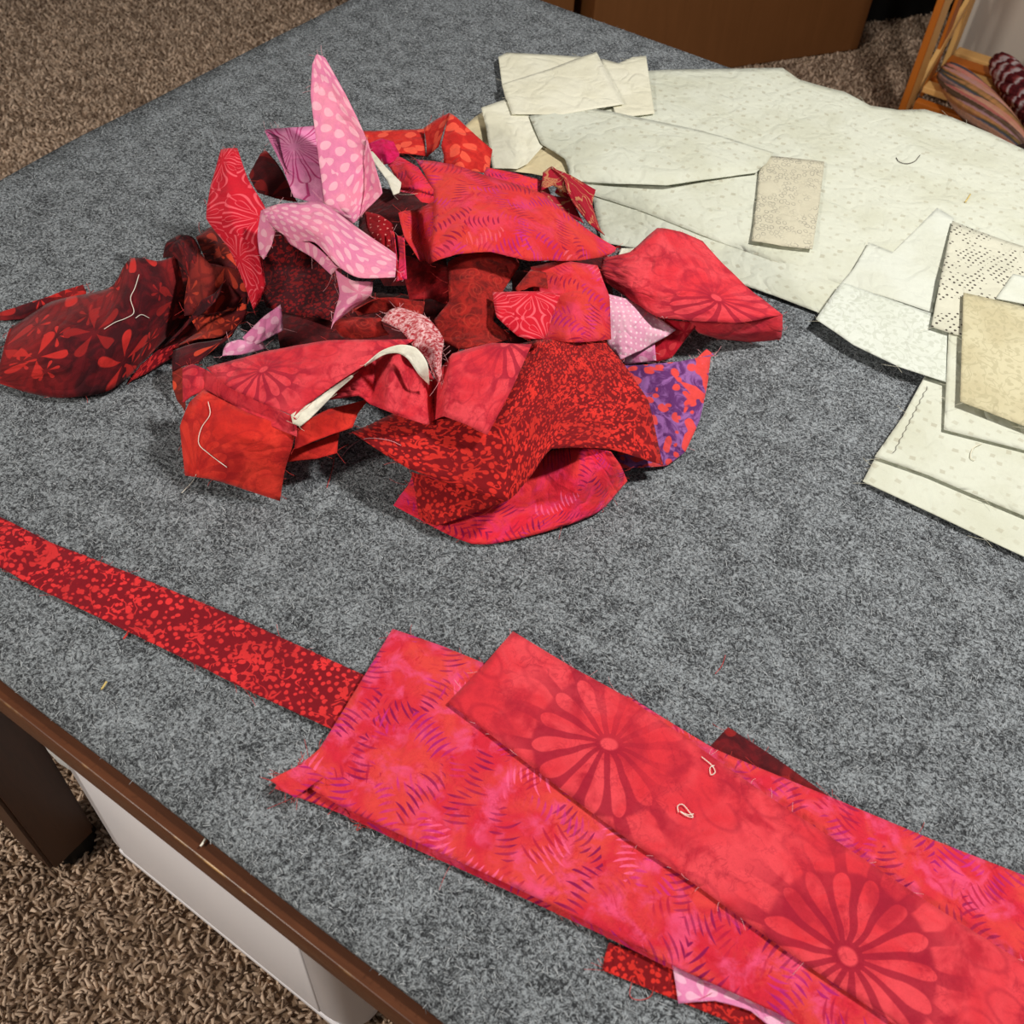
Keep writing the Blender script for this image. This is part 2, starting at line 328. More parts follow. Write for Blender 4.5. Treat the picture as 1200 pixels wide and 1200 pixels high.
TH = {'white': mat_thread('white_thread', L(240, 236, 222)), 'red': mat_thread('red_thread', L(206, 60, 56)), 'pink': mat_thread('pink_thread', L(236, 170, 176)), 'dark': mat_thread('dark_thread', L(60, 50, 46)), 'cream': mat_thread('cream_thread', L(226, 222, 200)), 'gold': mat_thread('straw_lint', L(214, 190, 120))}

def mat_wood(name, c1, c2, axis=(1, 8, 8), sc=6, rough=.35, coat=.0):
    g = G(name); v = g.vec('MULTIPLY', g.gen(), axis); n = g.noise(v, sc, 5, .6, 1.5); n2 = g.noise(v, sc*5, 3, .6)
    g.b.inputs['Specular IOR Level'].default_value = .4; g.b.inputs['Coat Weight'].default_value = coat; g.b.inputs['Coat Roughness'].default_value = .25
    return g.done(g.mix(g.add(g.mul(n, .75), g.mul(n2, .25)), c1, c2), n2, .1, .0005, rough)
W_TABLE = mat_wood('walnut_stain', L(44, 22, 12), L(118, 70, 38), (1.2, 10, 10), 7, .38, .15)
def m_tabletop():
    g = G('walnut_stain_top'); p = g.gen(); v = g.vec('MULTIPLY', p, (1.2, 10, 10)); n = g.noise(v, 7, 5, .6, 1.5); n2 = g.noise(v, 35, 3, .6); x, y = g.sep(p); d = g.n('ShaderNodeSeparateXYZ'); g.put(d.inputs[0], p); z = d.outputs[2]
    wear = g.mul(g.mul(g.step(z, .7470, .7484), g.sub(1, g.step(y, -.0122, -.0112))), g.step(g.noise(g.vec('MULTIPLY', p, (1, .3, .3)), 14, 4, .6), .48, .62))
    g.b.inputs['Specular IOR Level'].default_value = .45; return g.done(g.mix(g.mul(wear, .75), g.mix(g.add(g.mul(n, .75), g.mul(n2, .25)), L(46, 22, 12), L(112, 64, 36)), L(206, 160, 96)), n2, .12, .0006, .36)
W_TABLE = m_tabletop()
W_LEG = mat_wood('dark_walnut_stain', L(40, 22, 14), L(84, 50, 30), (10, 10, 1.2), 6, .42)
W_CAB = mat_wood('brown_cabinet_wood', L(104, 64, 30), L(128, 82, 44), (8, 8, .8), 3, .5)
W_RACK = mat_wood('honey_pine', L(226, 168, 90), L(244, 200, 130), (8, 8, 1), 5, .5)
W_RACKD = mat_wood('amber_pine', L(186, 96, 22), L(206, 120, 36), (8, 8, 1), 5, .5)

# ------------------------------------------------------------------ the room
def m_carpet():
    g = G('carpet_backing'); p = g.gen(); n = g.noise(p, 120, 3, .7); return g.done(g.mix(n, L(96, 78, 62), L(168, 142, 118)), n, .6, .006)
fl = link_mesh('floor', [(-5, -3, 0), (5, -3, 0), (5, 5, 0), (-5, 5, 0)], [(0, 1, 2, 3)], m_carpet()); tag(fl, 'beige carpeted floor under the table', kind='structure')
def m_wall():
    g = G('wall_paint'); p = g.gen(); return g.done(g.mix(g.noise(p, 3, 3), L(206, 196, 184), L(214, 206, 196)), g.noise(p, 90, 3), .1, .002)
bmw = bmesh.new(); box(bmw, (-5, 4.6, 0), (5, 4.7, 2.5)); wl = bm_obj('wall_back', bmw, m_wall()); tag(wl, 'pale painted back wall', kind='structure')

def scatter_mesh(name, base, height, width, lean, seg, colname, col, mat, parent, sides=3, taper=.6):
    """many small bent stalks as one mesh: base (n,3), per-stalk arrays"""
    n = len(base); k = seg+1; t = np.linspace(0, 1, k)
    az = RNG.uniform(0, 2*np.pi, n); d = np.stack([np.cos(az), np.sin(az)], 1)
    P = np.zeros((n, k, 3)); P[:, :, :2] = base[:, None, :2] + d[:, None, :]*(lean[:, None]*t[None]**1.6)[:, :, None]
    P[:, :, 2] = base[:, None, 2] + height[:, None]*(t*(1.35-.35*t))[None]
    wv = width[:, None]*(1-(1-taper)*t[None]**2); V = np.zeros((n, k, sides, 3)); a0 = RNG.uniform(0, 6.28, n)
    for s in range(sides):
        an = a0 + 2*np.pi*s/sides
        V[:, :, s, :2] = P[:, :, :2] + np.stack([np.cos(an), np.sin(an)], 1)[:, None]*wv[:, :, None]; V[:, :, s, 2] = P[:, :, 2]
    F = []
    idx = np.arange(n*k*sides).reshape(n, k, sides)
    for i in range(seg):
        for s in range(sides):
            F.append(np.stack([idx[:, i, s], idx[:, i, (s+1) % sides], idx[:, i+1, (s+1) % sides], idx[:, i+1, s]], 1))
    if sides == 3:
        cap = np.stack([idx[:, -1, 0], idx[:, -1, 1], idx[:, -1, 2], idx[:, -1, 2]], 1)
    F = np.concatenate(F); nf = len(F); tri = np.stack([idx[:, -1, 0], idx[:, -1, 1], idx[:, -1, 2]], 1) if sides == 3 else np.zeros((0, 3), 'i')
    me = bpy.data.meshes.new(name); me.vertices.add(n*k*sides); me.vertices.foreach_set('co', V.astype('f').ravel())
    loops = np.concatenate([F.ravel(), tri.ravel()]); me.loops.add(len(loops)); me.loops.foreach_set('vertex_index', loops.astype('i'))
    starts = np.concatenate([np.arange(nf)*4, nf*4+np.arange(len(tri))*3]).astype('i'); me.polygons.add(len(starts)); me.polygons.foreach_set('loop_start', starts)
    me.update(calc_edges=True); at_ = me.attributes.new('tone', 'FLOAT', 'POINT'); at_.data.foreach_set('value', np.repeat(col, k*sides).astype('f'))
    me.polygons.foreach_set('use_smooth', [True]*len(starts)); me.materials.append(mat)
    o = bpy.data.objects.new(name, me); S.collection.objects.link(o); o.parent = parent; o['kind'] = 'stuff'; return o
def in_view(P, m):
    d = P - np.array(CAM); x = d @ np.array(CR); y = d @ np.array(CUP); z = d @ np.array(CF); z = np.where(z < .05, .05, z)
    px = 600+FPX*x/z; py = 600-FPX*y/z; return (px > -m) & (px < 1200+m) & (py > -m) & (py < 1200+m) & (z > .1)
def m_tone(name, c1, c2, rough=.9):
    g = G(name); a = g.n('ShaderNodeAttribute', attribute_name='tone').outputs['Fac']; return g.done(g.mix(a, c1, c2), rough=rough)
def tufts(name, x0, x1, y0, y1, sp, h, wd):
    nx, ny = int((x1-x0)/sp), int((y1-y0)/sp); X, Y = np.meshgrid(np.arange(nx)*sp+x0, np.arange(ny)*sp+y0)
    B = np.stack([X.ravel(), Y.ravel(), np.zeros(nx*ny)], 1); B[:, :2] += RNG.uniform(-.5, .5, (len(B), 2))*sp; B = B[in_view(B, 420)]; n = len(B)
    scatter_mesh(name, B, RNG.uniform(.55, 1.1, n)*h, RNG.uniform(.8, 1.2, n)*wd, RNG.uniform(.3, 1.3, n)*h*.9, 2, 'tone', RNG.uniform(0, 1, n)**1.1, M_TUFT, fl, 3, .55)
M_TUFT = m_tone('carpet_yarn', L(128, 106, 88), L(226, 200, 176))
tufts('carpet_pile', -.4, 1.6, -.9, .75, .0078, .013, .0036)
tufts('carpet_pile', -3.4, 1.1, .75, 4.4, .0100, .011, .0052)

# ------------------------------------------------------------------ table and felt mat
tb = empty('work_table', (1.1, .7, 0)); tag(tb, 'dark walnut work table under the grey felt mat', 'table')
bm = bmesh.new(); box(bm, (.012, -.013, .708), (2.25, 1.385, .7495), .0018, None, 2); bm_obj('table_top', bm, W_TABLE, tb, True)
bm = bmesh.new(); box(bm, (.33, .03, .62), (1.95, .05, .709)); box(bm, (.33, 1.32, .62), (1.95, 1.34, .709)); box(bm, (.33, .03, .62), (.35, 1.34, .709)); box(bm, (1.93, .03, .62), (1.95, 1.34, .709)); bm_obj('apron', bm, W_LEG, tb)
def leg(x, y):
    bm = bmesh.new(); g = bmesh.ops.create_cube(bm, size=1)
    for v in g['verts']:
        top = v.co.z > 0; s = .088 if top else .078; v.co = Vector((x+v.co.x*s, y+v.co.y*s, .709 if top else .035))
    bmesh.ops.bevel(bm, geom=list(bm.edges), offset=.005, segments=2, affect='EDGES'); l = bm_obj('leg', bm, W_LEG, tb)
    bm = bmesh.new(); bmesh.ops.create_cone(bm, cap_ends=True, segments=20, radius1=.036, radius2=.031, depth=.042, matrix=Matrix.Translation((x+.006, y+.012, .021)))
    f = bm_obj('foot', bm, M_BLACK, None, False); f.parent = l; f.matrix_parent_inverse = l.matrix_world.inverted()
    f.parent = l; f['label'] = 'round black foot'
def plainmat(name, c, rough=.5): g = G(name); return g.done(c, rough=rough)
M_BLACK = plainmat('black_rubber', L(20, 19, 18), .6)
for x, y in ((.358, .018), (1.93, .018), (.80, 1.30), (1.93, 1.30)): leg(x, y)

def m_felt():
    g = G('grey_felt'); p = g.gen(); a = g.noise(p, 260, 3, .75, .6); b = g.noise(g.warp(p, 90, .006), 620, 2, .7); c = g.noise(p, 38, 3, .6)
    f = g.add(g.add(g.mul(a, .62), g.mul(b, .48)), g.mul(g.sub(c, .5), .22)); col = g.mix(g.step(f, .44, .70), L(46, 48, 51), L(156, 163, 168))
    return g.done(col, f, .8, .0025)
M_FELT = m_felt()
nx, ny = 90, 60; V = []; F = []
def mat_z(x, y): return Z0 - .0005 + .0005*mnoise.noise((x*9, y*9, 0))
def mat_edge(x, y):
    # the cut outline of the mat is a little wavy
    if x == 0: return (-.008+.012*mnoise.noise((0, y*3.1, 4)), y)
    return (x, y)
for j in range(ny+1):
    for i in range(nx+1):
        x, y = 2.3*i/nx, 1.394*j/ny
        dx = .010*mnoise.noise((0.3, y*3.1, 4)) - .004 if i == 0 else 0; dy = (.003*mnoise.noise((x*4, .2, 1)) if j in (0, ny) else 0)
        V.append((x+dx, y+dy, mat_z(x, y)))
for j in range(ny):
    for i in range(nx): F.append((j*(nx+1)+i, j*(nx+1)+i+1, (j+1)*(nx+1)+i+1, (j+1)*(nx+1)+i))
felt = link_mesh('felt_mat', V, F, M_FELT, None, True); tag(felt, 'grey marled felt pressing mat covering the whole table', 'mat')
md = felt.modifiers.new('thickness', 'SOLIDIFY'); md.thickness = .0075; md.offset = -1
n = 150000; B = np.stack([RNG.uniform(.0, 2.1, n), RNG.uniform(0, 1.39, n), np.full(n, Z0-.0006)], 1); B = B[in_view(B, 120)]; n = len(B)
scatter_mesh('felt_fibres', B, RNG.uniform(.0006, .0022, n), RNG.uniform(.00020, .00036, n), RNG.uniform(.002, .0060, n), 2, 'tone', RNG.uniform(0, 1, n), m_tone('felt_fibre', L(38, 40, 44), L(206, 212, 216)), felt, 3, .8)

# ------------------------------------------------------------------ storage bin and bundle under the table
def shell(name, x0, x1, y0, y1, z0, z1, rad, taper, mat, parent, th=.003, seg=6, floor_=True):
    V, F = [], []; rings = [(z0, taper, 0), (z0+.012, taper*.7, 0), (z0+.05, taper*.55, 0), (z0+.055, taper*.55-.004, 0), (z1-.03, .002, 0), (z1-.025, -.006, 0), (z1, -.006, 0)]
    for z, ins, _ in rings:
        for cx, cy, a0 in ((x1-rad, y1-rad, 0), (x0+rad, y1-rad, 90), (x0+rad, y0+rad, 180), (x1-rad, y0+rad, 270)):
            for k in range(seg+1):
                a = math.radians(a0+90*k/seg); V.append((cx+(rad-ins)*math.cos(a), cy+(rad-ins)*math.sin(a), z))
    m = 4*(seg+1)
    for i in range(len(rings)-1):
        for k in range(m): F.append((i*m+k, i*m+(k+1) % m, (i+1)*m+(k+1) % m, (i+1)*m+k))
    F.append(tuple(range(m-1, -1, -1))); o = link_mesh(name, V, F, mat, parent, True); md = o.modifiers.new('wall', 'SOLIDIFY'); md.thickness = th; md.offset = -1; return o
bn = empty('storage_bin', (.65, .3, 0)); tag(bn, 'white plastic underbed storage bin on the carpet below the table edge', 'bin')
g = G('white_plastic'); g.b.inputs['Subsurface Weight'].default_value = .0; M_PLAST = g.done(L(248, 246, 250), rough=.35)
def child(o, p): o.parent = p; o.matrix_parent_inverse = Matrix.Translation(p.location).inverted(); return o
child(shell('bin_body',   .415, .905, .050, .60, .022, .50, .05, .012, M_PLAST, None), bn)
bm = bmesh.new(); box(bm, (.475, .0505, .075), (.845, .058, .44), .003, None, 2); bm_obj('front_panel', bm, M_PLAST, bn, True)
bm = bmesh.new(); box(bm, (.45, .054, .03), (.87, .062, .045), .003, None, 2); bm_obj('bottom_rib', bm, M_PLAST, bn, True)
for x, y in ((.475, .14), (.845, .14), (.475, .56), (.845, .56)):
    bm = bmesh.new(); bmesh.ops.create_cone(bm, cap_ends=True, segments=18, radius1=.022, radius2=.022, depth=.018, matrix=Matrix.Translation((x, y, .022)) @ Matrix.Rotation(math.pi/2, 4, 'Y')); bm_obj('caster', bm, M_BLACK, bn)
def m_quilt():
    g = G('blue_white_batting'); p = g.gen(); n = g.noise(p, 9, 3, .5, .5); return g.done(g.mix(g.step(n, .54, .64), L(222, 222, 222), L(110, 150, 196)), g.noise(p, 30, 4), .4, .006)
bm = bmesh.new(); bmesh.ops.create_uvsphere(bm, u_segments=36, v_segments=20, radius=1)
for v in bm.verts:
    c = v.co.copy(); q = 1.0/max(.001, (abs(c.x)**4+abs(c.y)**4+abs(c.z)**4)**.25); c *= q
    nn = mnoise.noise(c*2.2)*.12 + mnoise.noise((c.x*2, c.y*2, c.z*9))*.07
    v.co = Vector((.245+c.x*.142*(1+nn*.6), .335+c.y*.245*(1+nn*.5), .125+c.z*.12*(1+nn*.4)))
bu = bm_obj('folded_quilt', bm, m_quilt(), None, True); tag(bu, 'bundle of white and blue quilt stored beside the plastic bin', 'quilt')

# ------------------------------------------------------------------ far furniture
def frame_from(p, q):                               # local frame: x along p->q on the floor, y away from the camera
    d = (q-p); d.z = 0; d.normalize(); nrm = Vector((-d.y, d.x, 0))
    return Matrix(((d.x, nrm.x, 0, p.x), (d.y, nrm.y, 0, p.y), (0, 0, 1, 0), (0, 0, 0, 1)))
pl, pr = at(686, 108, 0, 0), at(1004, 61, 0, 0); T = frame_from(pl, pr); wd = (pr-pl).length
cb = empty('brown_cabinet', pl + (pr-pl)*.5); tag(cb, 'plain brown wooden cabinet standing behind the far table edge', 'cabinet')
bm = bmesh.new(); box(bm, (0, 0, .008), (wd, .5, .95), .004, T); bm_obj('cabinet_body', bm, W_CAB, cb)
bm = bmesh.new(); box(bm, (.02, .02, 0), (wd-.02, .48, .01), 0, T); bm_obj('plinth', bm, M_BLACK, cb)
bm = bmesh.new(); box(bm, (-.01, -.012, .95), (wd+.01, .51, .975), .005, T); bm_obj('cabinet_top', bm, W_CAB, cb)
# neighbour on the left, mostly hidden by the table
dk = empty('wooden_desk', T @ Vector((-.3, .3, 0))); tag(dk, 'wooden desk with orange side strip left of the brown cabinet', 'desk')
bm = bmesh.new(); box(bm, (-.19, .06, 0), (-.035, .5, .72), .003, T); bm_obj('side_panel', bm, W_CAB, dk)
bm = bmesh.new(); box(bm, (-.35, .05, 0), (-.19, .5, .72), .003, T); bm_obj('drawer_front', bm, W_RACKD, dk)
bm = bmesh.new(); box(bm, (-.42, .03, .72), (-.02, .55, .745), .004, T); bm_obj('desk_top', bm, W_CAB, dk)
bm = bmesh.new(); box(bm, (-.42, .05, 0), (-.39, .5, .72), .003, T); bm_obj('end_panel', bm, W_CAB, dk)
# black block added to stand in for deep shadow in the right gap
ch = empty('shadow_block', T @ Vector((wd+.4, .35, 0))); tag(ch, 'black block added as the deep shadow between cabinet and wooden yarn stand', 'shadow block')
M_SHADOW = plainmat('shadow_black', L(14, 13, 13), .8)
bm = bmesh.new(); box(bm, (wd+.03, .16, .0), (wd+.75, .6, .60), .004, T); bm_obj('shadow_block_body', bm, M_SHADOW, ch)
bm = bmesh.new(); box(bm, (wd+.02, .14, .60), (wd+.76, .61, .63), .006, T); bm_obj('shadow_block_top', bm, M_SHADOW, ch)
#RACK
O = at(1044, 158, 0, 0); RT = Matrix.Translation(O)
rk = empty('yarn_stand', O); tag(rk, 'honey coloured slatted wooden stand beyond the cream fabric', 'stand')
def rbox(name, lo, hi, mat, parent=rk, bev=.003):
    bm = bmesh.new(); box(bm, lo, hi, bev, RT); return bm_obj(name, bm, mat, parent)
def bar(name, p, q, wx, wy, mat, parent=rk):
    p, q = Vector(p), Vector(q); d = q-p; Q = d.to_track_quat('Z', 'X').to_matrix().to_4x4(); bm = bmesh.new()
    box(bm, (-wx/2, -wy/2, 0), (wx/2, wy/2, d.length), .003, RT @ Matrix.Translation(p) @ Q); return bm_obj(name, bm, mat, parent)
for x in (0, .55):
    rbox('post', (x, 0, 0), (x+.016, .085, .95), W_RACK); rbox('post_shade_face', (x-.003, -.012, 0), (x+.016, 0, .95), W_RACKD)  # thin amber plate puts the shade of the post front into its colour
    rbox('post', (x, .36, 0), (x+.016, .42, .95), W_RACK)
    bar('brace', (x+.008, .08, .36), (x+.008, .38, .58), .035, .014, W_RACK); bar('brace', (x+.008, .08, .09), (x+.008, .38, .29), .035, .014, W_RACK)
    rbox('side_slat', (x+.002, .19, .04), (x+.012, .25, .95), W_RACKD)
rbox('rail', (.03, .36, .50), (.55, .385, .60), W_RACKD); rbox('rail', (.03, .012, .06), (.55, .04, .11), W_RACKD)
for k in range(5): rbox('shelf_slat', (.03, .05+.066*k, .12), (.55, .095+.066*k, .138), W_RACKD if k % 2 else W_RACK)
bmw = bmesh.new(); box(bmw, (.0, .50, 0), (2.2, .60, 2.5), 0, RT); wr = bm_obj('wall_right', bmw, bpy.data.materials['wall_paint']); tag(wr, 'pale wall behind the wooden yarn stand', kind='structure')
def m_skein(name, cols, along):
    g = G(name); v = g.uv(); x, y = g.sep(v); n = g.noise(v, .6, 3, .6)
    q = g.add(g.mul(y if along else x, .16 if along else .11), g.mul(n if along else g.noise(v, .25, 2), .16 if along else .8)); r = g.n('ShaderNodeValToRGB'); g.put(r.inputs[0], g.m('FRACT', q)); e = r.color_ramp.elements
    while len(e) < len(cols): e.new(.5)
    for i, c in enumerate(cols): e[i].position = i/len(cols); e[i].color = c
    r.color_ramp.interpolation = 'LINEAR'
    return g.done(r.outputs[0], g.m('SINE', g.mul(y, 16)), .5, .003)
def skein(name, label, p, q, rad, mat, strands=13, twist=.4):
    """a hank of yarn: strands wound about a common axis, fat in the middle"""
    ax = q-p; Ln = ax.length; ax.normalize(); s = ax.cross(Vector((0, 0, 1))).normalized(); t = s.cross(ax); V, F, UV = [], [], []
    for k in range(strands):
        ring = k > 0; pts = []; rr = []
        for i in range(19):
            u = i/18; a = 2*math.pi*k/(strands-1) + twist*2*math.pi*u; env = (math.sin(math.pi*min(1, max(0, u*.9+.05)))**.35)
            R = rad*.66*env if ring else 0; pts.append(p + ax*Ln*u + s*R*math.cos(a) + t*R*math.sin(a)); rr.append(rad*.36*(.45+.55*env))
        b = len(V); v, f = tube_arrays(pts, rr, 10); V += v; F += [tuple(b+x for x in ff) for ff in f]
        UV += [(100*Ln*(i//10)/18, k*2.2+(i % 10)*.2) for i in range(len(v))]
    o = link_mesh(name, V, F, mat, None, True, UV); tag(o, label, 'yarn', 'yarn skeins on the wooden stand'); return o
SK1 = m_skein('pastel_stripe_yarn', [L(206, 150, 130), L(214, 110, 110), L(224, 170, 140), L(86, 96, 120), L(98, 90, 60), L(214, 150, 96), L(210, 160, 170), L(104, 80, 62)], True)
SK2 = m_skein('maroon_white_yarn', [L(110, 34, 40), L(84, 22, 30), L(150, 60, 62), L(216, 208, 212), L(120, 36, 44), L(70, 22, 30), L(160, 70, 72), L(206, 190, 196)], False)
skein('yarn_skein', 'pastel striped yarn skein in pink, orange and blue on the wooden stand', at(1110, 85, .175, 0), at(1196, 178, .175, 0), .050, SK1)
skein('yarn_skein', 'maroon and white variegated yarn skein right of the striped one', at(1170, 72, .17, 0), at(1226, 150, .17, 0), .046, SK2, 9, .6)
bm = bmesh.new(); bmesh.ops.create_uvsphere(bm, u_segments=24, v_segments=14, radius=.045, matrix=Matrix.Translation(at(1200, 190, .2, 0)))
yb = bm_obj('yarn_ball', bm, m_skein('dark_brown_yarn', [L(60, 48, 42), L(84, 68, 60)], True), None, True); tag(yb, 'dark brown ball of yarn below the striped skein', 'yarn', 'yarn skeins on the wooden stand')

# ------------------------------------------------------------------ cloth pieces
def crom(p, t):
    n = len(p); i = min(int(t), n-2); f = t-i; a, b = p[i], p[i+1]; z = p[i-1] if i else a*2-b; d = p[i+2] if i+2 < n else b*2-a
    return .5*((2*b*0+2*a) + (b-z)*f + (2*z-5*a+4*b-d)*f*f + (3*a-z-3*b+d)*f**3)
def semi(soft):
    def f(p, t):
        i = min(int(t), len(p)-2); return p[i].lerp(p[i+1], t-i).lerp(crom(p, t), soft)
    return f
def patch(rows, H, sub, amp, freq, crisp, soft):
    R = [[at(q[0], q[1], (q[2] if len(q) > 2 else H[ri] if isinstance(H, (list, tuple)) else H)/100) for q in row] for ri, row in enumerate(rows)]
    nr, nc = len(R), len(R[0]); su, sv = sub if isinstance(sub, tuple) else (sub, sub)
    fine = semi(0 if crisp else soft)
    A = [[fine(row, k/su) for k in range((nc-1)*su+1)] for row in R]; cols = list(zip(*A))
    G_ = [[fine(list(c), k/sv) for c in cols] for k in range((nr-1)*sv+1)]
    P = [p for r in G_ for p in r]; m = len(G_[0])
    # print coordinates in cm: project on the piece's own best plane, leaning on the grid for curled ones
    X = np.array([tuple(p) for p in P]); c = X.mean(0); U, s, Vt = np.linalg.svd(X-c, full_matrices=False); uv = (X-c) @ Vt[:2].T*100
    if s[2] > .22*s[1]:
        Lu = sum(((np.array(A[nr//2][k+1])-np.array(A[nr//2][k]))**2).sum()**.5 for k in range(len(A[0])-1)); cm = [g[m//2] for g in G_]
        Lv = sum((cm[k+1]-cm[k]).length for k in range(len(cm)-1)); nv = len(G_)
        uv = np.array([(100*Lu*i/(m-1), 100*Lv*j/(nv-1)) for j in range(nv) for i in range(m)])
    for p in P:
        nz = mnoise.noise(p*freq)*.5 + mnoise.noise(p*freq*2.3+Vector((3, 1, 7)))*.2 + (.30-abs(mnoise.noise(p*freq*.8+Vector((9, 4, 2)))))*.9
        nz *= 1.0
        p.z = max(Z0+.0009, p.z + amp*nz)
    F = [(j*m+i, j*m+i+1, (j+1)*m+i+1, (j+1)*m+i) for j in range(len(G_)-1) for i in range(m-1)]
    e = [P[i] for i in range(m)] + [P[j*m+m-1] for j in range(1, len(G_))] + [P[(len(G_)-1)*m+i] for i in range(m-2, -1, -1)] + [P[j*m] for j in range(len(G_)-2, 0, -1)]
    return P, F, uv, e
UVSHIFT = random.Random(3)
def threads_mesh(name, lines, rad, mat, parent=None):
    V, F = [], []
    for pts in lines:
        b = len(V); v, f = tube_arrays(pts, rad, 4); V += v; F += [tuple(b+x for x in ff) for ff in f]
    return link_mesh(name, V, F, mat, parent, True)
def scrap(name, label, mat, patches, H=1.0, sub=7, amp=.0015, freq=26, crisp=False, fray=0, frayc='red', thick=.0007, group=None, cat='fabric', uv0=None, uvrot=None, uvs=1.0, soft=.3, anchor=None):
    V, F, UV, E = [], [], [], []
    for rows in patches:
        P, f, uv, e = patch(rows, H, sub, amp, freq, crisp, soft); b = len(V); V += P; F += [tuple(b+x for x in q) for q in f]
        a = UVSHIFT.uniform(0, 6.28) if uvrot is None else math.radians(uvrot); sh = (UVSHIFT.uniform(-60, 60), UVSHIFT.uniform(-60, 60)) if uv0 is None else uv0
        UV.append((uv @ np.array([[math.cos(a), math.sin(a)], [-math.sin(a), math.cos(a)]]))*uvs + np.array(sh)); E.append((e, Vector(np.mean([tuple(p) for p in P], 0))))
    if anchor:                                       # put a flower head of the print at one spot, the next one at another
        (cx, cy), (ax, ay), size = anchor; n0 = len(UV[0]); X = np.array([tuple(p) for p in V[:n0]]); d = X - np.array(CAM)
        px = 600+FPX*(d @ np.array(CR))/(d @ np.array(CF)); py = 600-FPX*(d @ np.array(CUP))/(d @ np.array(CF))
        i, j = np.argmin((px-cx)**2+(py-cy)**2), np.argmin((px-ax)**2+(py-ay)**2); u0, u1 = UV[0][i], UV[0][j]; e = u1-u0; k = size/np.hypot(*e); an = math.atan2(e[1], e[0])
        UV[0] = ((UV[0]-u0) @ np.array([[math.cos(an), -math.sin(an)], [math.sin(an), math.cos(an)]]))*k
        for q in range(1, len(UV)): UV[q] = UV[q]*k/uvs
    o = link_mesh(name, V, F, M[mat], None, True, np.concatenate(UV)); tag(o, label, cat, group)
    md = o.modifiers.new('cloth_thickness', 'SOLIDIFY'); md.thickness = thick; md.offset = 0
    if fray:
        lines = []; rr = random.Random(len(name)+len(V))
        for e, c in E:
            for k in range(int(fray)):
                i = rr.randrange(len(e)); p = e[i]; out = (p-c); out.z *= .3; out.normalize(); tn = (e[(i+1) % len(e)]-e[i-1]).normalized(); l = rr.uniform(.003, .012)*(1.8 if rr.random() < .15 else 1)
                d = (out*rr.uniform(.3, 1)+tn*rr.uniform(-1, 1)).normalized(); cv = Vector((rr.uniform(-1, 1), rr.uniform(-1, 1), rr.uniform(-.3, .8)))*l*.5
                q = [p - out*.001 + d*l*t + cv*t*t for t in (0, .35, .7, 1)]
                for z in q: z.z = max(z.z, Z0+.0003)
                lines.append(q)
        t = threads_mesh('frayed_threads', lines, .00016, TH[frayc], o); t['kind'] = 'stuff'; t['label'] = {'red': 'short frayed red threads', 'pink': 'short frayed pink threads', 'white': 'short frayed white threads', 'cream': 'short frayed cream threads'}[frayc]
    return o

# ---- cream and white pieces on the right, lowest first (heights in cm)
CG = 'cream scraps spread on the right of the mat'
def sheet(label, mat, rows, H, sub=10, amp=.0016, freq=14, fray=8, name='cream_scrap', **k):
    return scrap(name, label, mat, [rows], H, sub, amp, freq, True, fray, 'cream', .0006, CG, **k)
sheet('cream diamond printed cloth lowest at the front, below the big cream sheet', 'cream_d', [[(690, 205), (780, 225), (900, 255), (1000, 300), (1130, 330)], [(698, 250), (775, 270), (870, 310), (990, 333), (1110, 370)], [(705, 284), (775, 296), (862, 330), (958, 366), (1000, 385)]], .4)
sheet('large cream diamond printed sheet with the long wavy back edge', 'cream_d', [[(735, 84), (820, 81), (917, 80), (936, 93), (990, 107), (1020, 124), (1053, 129), (1084, 128), (1115, 137), (1205, 177), (1290, 205)],
  [(680, 120), (790, 130), (880, 135), (925, 145), (980, 160), (1020, 170), (1060, 180), (1100, 190), (1140, 205), (1210, 240), (1290, 275)],
  [(660, 170), (760, 190), (850, 205), (905, 220), (960, 230), (1010, 240), (1060, 255), (1110, 270), (1150, 290), (1210, 320), (1290, 350)],
  [(655, 215), (697, 230), (750, 247), (819, 274), (900, 303), (979, 330), (1035, 348), (1092, 367), (1140, 385), (1210, 410), (1290, 440)]], [.5, .8, .8, .55], amp=.003, freq=9, fray=16)
sheet('off-white pressed cotton with cut slit beside the dotted line print', 'plainwhite', [[(1018, 284), (1046, 296), (1072, 270), (1098, 244), (1118, 256)], [(1000, 315), (1030, 325), (1060, 320), (1085, 318), (1106, 316)], [(985, 333), (1015, 342), (1040, 350), (1066, 358), (1093, 367)]], 1.1, amp=.0022)
sheet('off-white vine printed strip jutting over the felt beside the lowest white sheet', 'white_v', [[(986, 331), (1040, 350), (1093, 368), (1112, 374)], [(971, 352), (1024, 380), (1076, 408), (1111, 420)], [(956, 374), (1000, 404), (1055, 430), (1109, 448)]], 1.5, amp=.001)
sheet('white diamond printed sheet with a line of stitching, front right', 'cream_d', [[(1084, 440), (1110, 447), (1160, 470), (1290, 520)], [(1058, 488), (1100, 500), (1160, 520), (1290, 570)], [(1025, 535), (1090, 558), (1160, 588), (1290, 642)]], .9, amp=.0012)
sheet('plain white band along the very front edge of the cream pile', 'cream_d', [[(1029, 530), (1090, 553), (1160, 583), (1290, 637)], [(1020, 547), (1085, 575), (1160, 612), (1290, 672)], [(1011, 564), (1080, 596), (1160, 634), (1290, 694)]], .5, amp=.001, uvs=.8)
sheet('cream piece peeking out below the tan vine print', 'cream_d', [[(1112, 382), (1160, 392), (1290, 430)], [(1109, 445), (1160, 460), (1290, 500)], [(1106, 503), (1160, 517), (1290, 552)]], [1.8, 1.6, 1.3], amp=.001)
